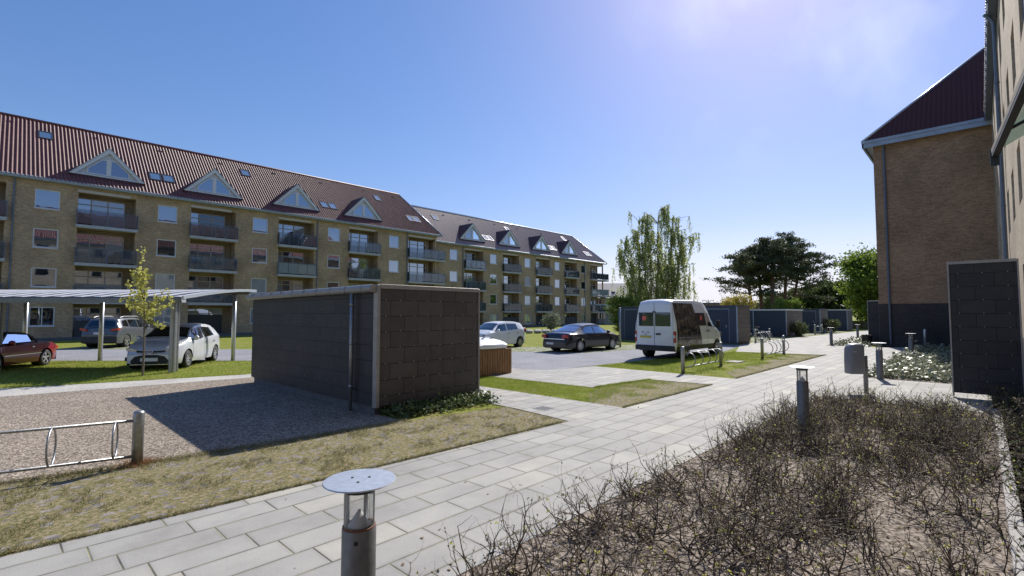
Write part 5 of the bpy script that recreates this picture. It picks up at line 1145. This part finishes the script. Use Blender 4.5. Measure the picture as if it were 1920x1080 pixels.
def broad(name, label, loc, h, wdt, m_leaf, seed, z0=.25, n=26000, size=.16, trunk=.2, group=None, shape=1.0, clump=.9):
    random.seed(seed); r = thing(name, label, 'tree' if 'tree' in name else 'shrub', (*loc, 0), 0, group); m_ = MB(); P = []; tips = []
    m_.tube([(0, 0, 0), (.1, 0, h * .35), (0, .1, h * .7), (0, 0, h * .92)], [trunk, trunk * .7, trunk * .4, trunk * .1], 8)
    for i in range(34):
        q = z0 + (.95 - z0) * (i + random.random()) / 34; a = i * 2.4; rr = wdt * math.sin(math.pi * min(1, max(.05, (q - z0 * .55) / (1.12 - z0 * .55)))) ** .7 * shape
        b_ = branch_pts((0, 0, h * q * .85), (math.cos(a), math.sin(a), .45), rr, 6, .16); m_.tube(b_, list(np.linspace(trunk * .35, .01, 7)), 5, caps=False); tips += b_[2:]
        for k_ in range(2): s_ = branch_pts(b_[3], (math.cos(a + random.gauss(0, 1)), math.sin(a + random.gauss(0, 1)), .6), rr * .5, 4, .2); m_.tube(s_, .012, 4, caps=False); tips += s_[1:]
    m_.build('trunk', 'bark_grey', r, rec=False)
    per = max(1, n // len(tips))
    for t_ in tips: rr = clump * random.uniform(.5, 1.1) * wdt * .16; P.append(rng.normal(size=(per, 3)) * np.array([rr, rr, rr * .6]) + np.array(t_))
    fol('crown', np.concatenate(P), size, m_leaf, r, 1.5); return r
broad('broadleaf_tree', 'fresh green tree behind the clipped hedge, partly hidden by the brown brick block', (78.5, 8.8), 9.8, 5.4, 'leaf_green', 11, .08, 30000, .24, .25)
broad('broadleaf_tree', 'dull green tree right of the pines, lower than the fresh green tree', (117.7, 21.6), 8.6, 4.2, 'leaf_dull', 12, .1, 14000, .30, .25)
broad('broadleaf_tree', 'dark broad tree directly behind the right side of the pines', (116, 26.5), 6.8, 4.2, 'leaf_dull', 18, .05, 14000, .30, .25)
broad('flowering_shrub', 'yellow flowering shrub left of the pines above the long shed', (78.0, 26.9), 4.6, 2.6, 'leaf_yellow', 13, .2, 5000, .16, .1)
broad('light_shrub', 'pale green shrub in front of the right pines, above the sheds', (83, 21.2), 3.8, 2.4, 'leaf_green', 14, .15, 5000, .15, .08)
broad('light_shrub', 'bright green bush left of the birch, over the end of the long shed', (37.2, 22.4), 3.6, 1.5, 'leaf_green', 15, .1, 7000, .09, .06)
broad('light_shrub', 'round pale bush on the lawn above the roof of the black sedan', (43.6, 35.4), 1.75, 1.2, 'leaf_pale', 16, .05, 2600, .11, .03)
broad('light_shrub', 'low dark green bush at the corner of the second blue shed', (44.6, 10.7), 1.0, .8, 'leaf_dull', 17, .03, 2400, .06, .03)
broad('light_shrub', 'low dark green bush at the corner of the third blue shed', (56.0, 10.6), 1.2, .9, 'leaf_dull', 19, .03, 2400, .07, .03)
# young maple
random.seed(9); mt = thing('young_tree', 'slim young maple with yellow green leaves in front of the silver hatchback', 'tree', (3.09, 18.08, 0), R(-46.37)); m_ = MB()
tr = [(-.01, 0, 0), (0, 0, .8), (-.02, 0, 1.7), (-.06, 0, 2.5), (-.10, 0, 3.1), (-.14, 0, 3.68)]; m_.tube(tr, [.032, .028, .024, .018, .011, .004], 8); P = []
for (x0, z0, dx, dz, ln) in ((0, 1.75, 1, .12, .55), (0, 1.8, -1, .35, .75), (-.02, 1.9, .9, .75, .85), (-.03, 2.0, -.8, .9, .95), (-.04, 2.1, 1, .45, .7), (-.04, 2.2, -.5, 1.2, .95), (-.05, 2.3, .45, 1.2, .9), (-.05, 1.7, .8, -.35, .55), (-.05, 2.1, -1, .2, .6), (-.08, 2.6, .25, 1.3, .5), (-.08, 2.7, -.3, 1.3, .45), (-.03, 1.95, .2, .8, .6), (-.02, 1.8, -.2, .5, .6), (0, 1.75, 1, .5, .8), (-.03, 1.95, -.9, .1, .6)):
    yy = random.gauss(0, .6); b_ = branch_pts((x0, 0, z0), (dx, yy, dz), ln, 6, .10); m_.tube(b_, list(np.linspace(.010, .003, 7)), 5, caps=False)
    for p in b_[1:]:
        for _ in range(5): P.append((p[0] + random.gauss(0, .055), p[1] + random.gauss(0, .055), p[2] + random.gauss(0, .05)))
for p in tr[3:]:
    for _ in range(12): P.append((p[0] + random.gauss(0, .06), p[1] + random.gauss(0, .06), p[2] + random.gauss(0, .1)))
m_.build('trunk', 'bark_grey', mt, rec=False); fol('crown', np.repeat(np.array(P), 3, 0) + rng.normal(0, .022, (3 * len(P), 3)), .062, 'leaf_maple', mt, 1.3)
# clipped hedge
hd = thing('hedge', 'long clipped green hedge beyond the sheds at the end of the path', 'hedge', (72, 2, 0)); MB().box(.1, .9, 0, 14, 0, .82).build('stems', 'bark_grey', hd)
Pn = 26000; P = np.stack([rng.uniform(0, 1.0, Pn), rng.uniform(0, 14, Pn), rng.uniform(0.02, .95, Pn)], 1); k_ = (P[:, 0] < .15) | (P[:, 2] > .8) | (P[:, 0] > .85); P = P[k_]; fol('foliage', P, .09, 'leaf_green', hd, 1.4)
# ivy under the front panel of the shed
P = np.stack([rng.uniform(4.95, 7.35, 2600), rng.normal(7.75, .22, 2600), np.abs(rng.normal(.06, .07, 2600)) + .02], 1); P = P[(P[:, 1] > 7.15 + (7.3 - P[:, 0]) * .1)]
o = fol('ivy', P, .06, 'leaf_ivy', None, 1.15, flat=.5); tag(o, 'variegated ivy', 'ground cover', kind='stuff')
# pale variegated ground cover
P = scatter([(17.6, 2.5), (32.3, 2.65), (33.6, 1.6), (33.8, .3), (17.6, -.05)], 13000, .0); h_ = .05 + .10 * (nval(P, 1.2) + .5) ; P[:, 2] = np.abs(rng.normal(0, 1, len(P))) * np.maximum(h_, .03) + .02
o = fol('ground_cover', P, .10, 'leaf_pale', None, 1.1, flat=.55); tag(o, 'pale variegated leaves', 'ground cover', kind='stuff')
P = scatter([(33.6, 6.5), (45.2, 6.5), (52, 6.2), (52, 5), (36.9, 4.8), (33.8, 4.6)], 7000, .0); P[:, 2] = np.abs(rng.normal(.04, .09, len(P)))
o = fol('ground_cover', P, .10, 'leaf_pale', None, 1.1, flat=.5); tag(o, kind='stuff')
o = fol('leaf_litter', np.concatenate([scatter(bed, 3500, .016), scatter([(12.5, -.2), (-2, -.2), (-2, -.7), (12.5, -.7)], 300, .01)]), .028, 'leaf_brown', None, 1.4, flat=.85); tag(o, kind='stuff')
o = fol('fallen_leaves', np.concatenate([scatter([(1, 2.8), (1, 5.3), (13, 5), (13, 2.8)], 28, .018), scatter([(-2, 8), (-2, 15), (4.6, 15), (4.6, 7.6)], 40, .014)]), .024, 'leaf_brown', None, 1.5, flat=.9); tag(o, kind='stuff')
# bare shrub bed: a tangle nobody could count
def twigs(name, centres, m_, hscale=1.0, per=6, kind='stuff'):
    V = []; F = []; buds = []; cnt = 0
    for (cx_, cy_, vig) in centres:
        for _ in range(per):
            a = random.uniform(0, 6.283); out_ = random.uniform(.6, 2.0); d = np.array([math.cos(a) * out_, math.sin(a) * out_, random.uniform(.25, .9)]); d /= np.linalg.norm(d)
            p = np.array([cx_ + random.gauss(0, .04), cy_ + random.gauss(0, .04), .0]); ln = random.uniform(.25, .55) * vig * hscale; r = random.uniform(.0048, .0095)
            stack = [(p, d, ln, r, 0)]
            while stack:
                p, d, ln, r, g_ = stack.pop(); ns = 7 if g_ == 0 else 4; seg = ln / ns; prev = None
                for i in range(ns + 1):
                    rr = r * (1 - .60 * i / ns); u = np.cross(d, [0.3, .2, 1]); u /= np.linalg.norm(u) + 1e-9; w_ = np.cross(d, u)
                    for j in range(3): t_ = j * 2.094; V.append(p + (u * math.cos(t_) + w_ * math.sin(t_)) * rr)
                    if prev is not None:
                        for j in range(3): j2 = (j + 1) % 3; F.append((prev + j, prev + j2, cnt + j2, cnt + j))
                    prev = cnt; cnt += 3
                    if g_ < 2 and i > 1 and random.random() < (.50 if g_ == 0 else .25):
                        s_ = d + np.array([random.gauss(0, .8), random.gauss(0, .8), random.gauss(.35, .5)]); s_ /= np.linalg.norm(s_); stack.append((p.copy(), s_, ln * random.uniform(.25, .55), rr * .7, g_ + 1))
                    if i > 0 and random.random() < .45: buds.append(p + np.array([random.gauss(0, .004) for _q in range(3)]))
                    d = d + np.array([random.gauss(0, .30), random.gauss(0, .30), random.gauss(.06, .28)]); d /= np.linalg.norm(d)
                    if p[2] < .03 and d[2] < 0: d[2] = abs(d[2])
                    if p[1] > 2.78 and d[1] > 0: d[1] *= .2
                    p = p + d * seg
    o = npmesh(name, np.array(V), np.array(F), m_, None); return tag(o, kind=kind), np.array(buds)
random.seed(33); cs = []
for (x0, x1, dens) in ((1.2, 4.0, 19), (4.0, 7.5, 24), (7.5, 12.6, 31)):
    for _ in range(int((x1 - x0) * 2.75 * dens)):
        x, y = random.uniform(x0, x1), random.uniform(-.02, 2.62)
        if (x - 8.6) ** 2 + (y - 2.03) ** 2 < .03: continue
        if x < 2.4 and y > 1.7 and random.random() < .5: continue
        nv_ = mnoise.noise(Vector((x * 1.1, y * 1.1, 4)))
        if nv_ < -.08 and random.random() < (.85 if x < 6 else .5): continue
        cs.append((x, y, .66 + .5 * (nv_ + .4)))
o, bd = twigs('bare_shrubs', cs, 'twig', 1.03, 5); tag(o, 'tangle of bare shrub twigs with small buds')
bd = bd[rng.random(len(bd)) < .55]
o = fol('buds', bd, .013, 'leaf_bud', None, 1.8); tag(o, kind='stuff')
gb = bd[(rng.random(len(bd)) < .07)]; gb = np.repeat(gb, 3, 0) + rng.normal(0, .006, (3 * len(gb), 3)); o = fol('young_leaves', gb, .014, 'leaf_maple', None, 1.5); tag(o, kind='stuff')
random.seed(8); o, bd2 = twigs('bare_shrubs', [(random.uniform(1.9, 8), random.uniform(2.2, 2.62), random.uniform(.7, 1.0)) for _ in range(34)], 'twig', 1.15, 3); bd = np.concatenate([bd, bd2])
random.seed(3); o, bd = twigs('bare_shrubs', [(random.uniform(5, 15), random.uniform(-.68, -.28), random.uniform(.6, 1.0)) for _ in range(90)], 'twig', 1.3, 6); gb = bd[rng.random(len(bd)) < .5]; o = fol('young_leaves', gb, .022, 'leaf_dull', None, 1.4); tag(o, kind='stuff')
# ================================================================ FAR BUILDINGS
gb_ = thing('apartment_building', 'distant grey roofed house behind the birch, with white balconies', 'apartment building', (*cf(9, 85), 0), R(-46.37))
MB().box(0, 16.5, 0, 10, 0, 4.6).build('wall', 'wall_grey', gb_)
MB().prism([(-.6, 4.5), (5, 7.4), (10.6, 4.5)], 0, -.3, 16.8).build('roof', 'roof_grey', gb_)
for i in range(4):
    x = .6 + 4.0 * i
    for z in (.9, 3.0):
        wo = MB().box(x, x + 2.6, -.04, -.002, z, z + 1.3).build('window', 'white_paint', gb_); MB().box(x + .1, x + 2.5, -.07, -.041, z + .1, z + 1.2).build('pane', 'pane', wo)
    bo = MB().box(x - .3, x + 3.3, -1.3, -.08, 2.45, 2.6).build('balcony_slab', 'slab_conc', gb_); MB().box(x - .3, x + 3.3, -1.34, -1.305, 2.6, 3.5).build('railing', 'white_paint' if i % 2 else 'rail_frosted', bo)
    m_ = MB(); m_.prism([(1.2, 5.4), (1.3, 5.75), (2.0, 5.85), (2.1, 5.8)], 0, x, x + .5); m_.build('roof_vent', 'steel_dark', gb_)
pk = thing('long_building', 'distant long pink walled building with flat dark roof edge, between the birch and the pines', 'building', (*cf(50, 150), 0), R(-46.37))
MB().box(0, 52, 0, 12, 0, 4.75).build('wall', 'pink_wall', pk); MB().box(-.4, 52.4, -.4, 12.4, 4.76, 5.15).build('roof_edge', 'steel_dark', pk)
for i in range(17): wo = MB().box(1.5 + 3 * i, 2.5 + 3 * i, -.05, -.003, 3.1, 4.1).build('window', 'steel_dark', pk); MB().box(1.6 + 3 * i, 2.4 + 3 * i, -.07, -.052, 3.2, 4.0).build('pane', 'pane_dark', wo)
sl_ = thing('street_lamp', 'distant dark lamp post with two pale curved arms beyond the long shed', 'street lamp', (*cf(35.9, 90), 0), R(-46.37))
MB().tube([(0, 0, 0), (0, 0, 4.4)], .08, 8).build('pole', 'steel_dark', sl_)
for s_ in (-1, 1):
    ar_ = MB().tube([(0, 0, 3.6), (s_ * .4, 0, 4.2), (s_ * .9, 0, 4.3), (s_ * 1.25, 0, 4.0)], .06, 6).build('arm', 'galv_pale', sl_); MB().lathe([(0, 4.1), (.25, 4.0), (.22, 3.9), (0, 3.88)], (s_ * 1.2, 0, 0), 10).build('lamp_head', 'galv_pale', ar_)
# background trees closing the horizon
for i, (l, d, hh, ww, ml) in enumerate(((26, 150, 6.5, 6, 'leaf_dull'), (70, 130, 5.5, 6, 'leaf_dull'), (78, 122, 6.5, 6, 'leaf_green'), (90, 125, 7, 6, 'leaf_dull'))):
    broad('broadleaf_tree', ['small far tree left of the pink building', 'low far tree just right of the pines', 'second low far tree right of the pines, lighter green', 'far dark tree behind the fresh green tree'][i], cf(l, d), hh, ww, ml, 30 + i, .03, 7000, .35, .2)
# things on the balconies
def chair(label, x, y, z, rz, m_):
    r = thing('armchair', label, 'chair', (x, y, z), rz); MB().bbox(-.28, .28, -.28, .28, .25, .42, .03).build('seat', m_, r); MB().bbox(-.28, .28, .22, .32, .42, .95, .03).build('backrest', m_, r)
    for s_ in (-1, 1): MB().bbox(-.34 if s_ < 0 else .281, -.281 if s_ < 0 else .34, -.28, .28, .05, .62, .02).build('armrest', m_, r)
    for a in (-.25, .25):
        for b_ in (-.25, .25): MB().box(a - .02, a + .02, b_ - .02, b_ + .02, 0, .25).build('leg', m_, r)
mat('rattan', (.07, .04, .03), .8, var=.3)
chair('dark brown armchair on the top balcony at the far left', 4.2, 46.2, 8.1, R(60), 'rattan')
chair('brown armchair on the third top balcony from the left', 19.2, 46.2, 8.1, R(-30), 'rattan')
chair('brown armchair on the balcony above the dark shed roof, one floor below the top', 25.0, 46.2, 5.43, R(10), 'rattan')
chair('dark armchair on the third floor balcony behind the young tree', 6.0, 46.25, 5.43, R(200), 'rattan')
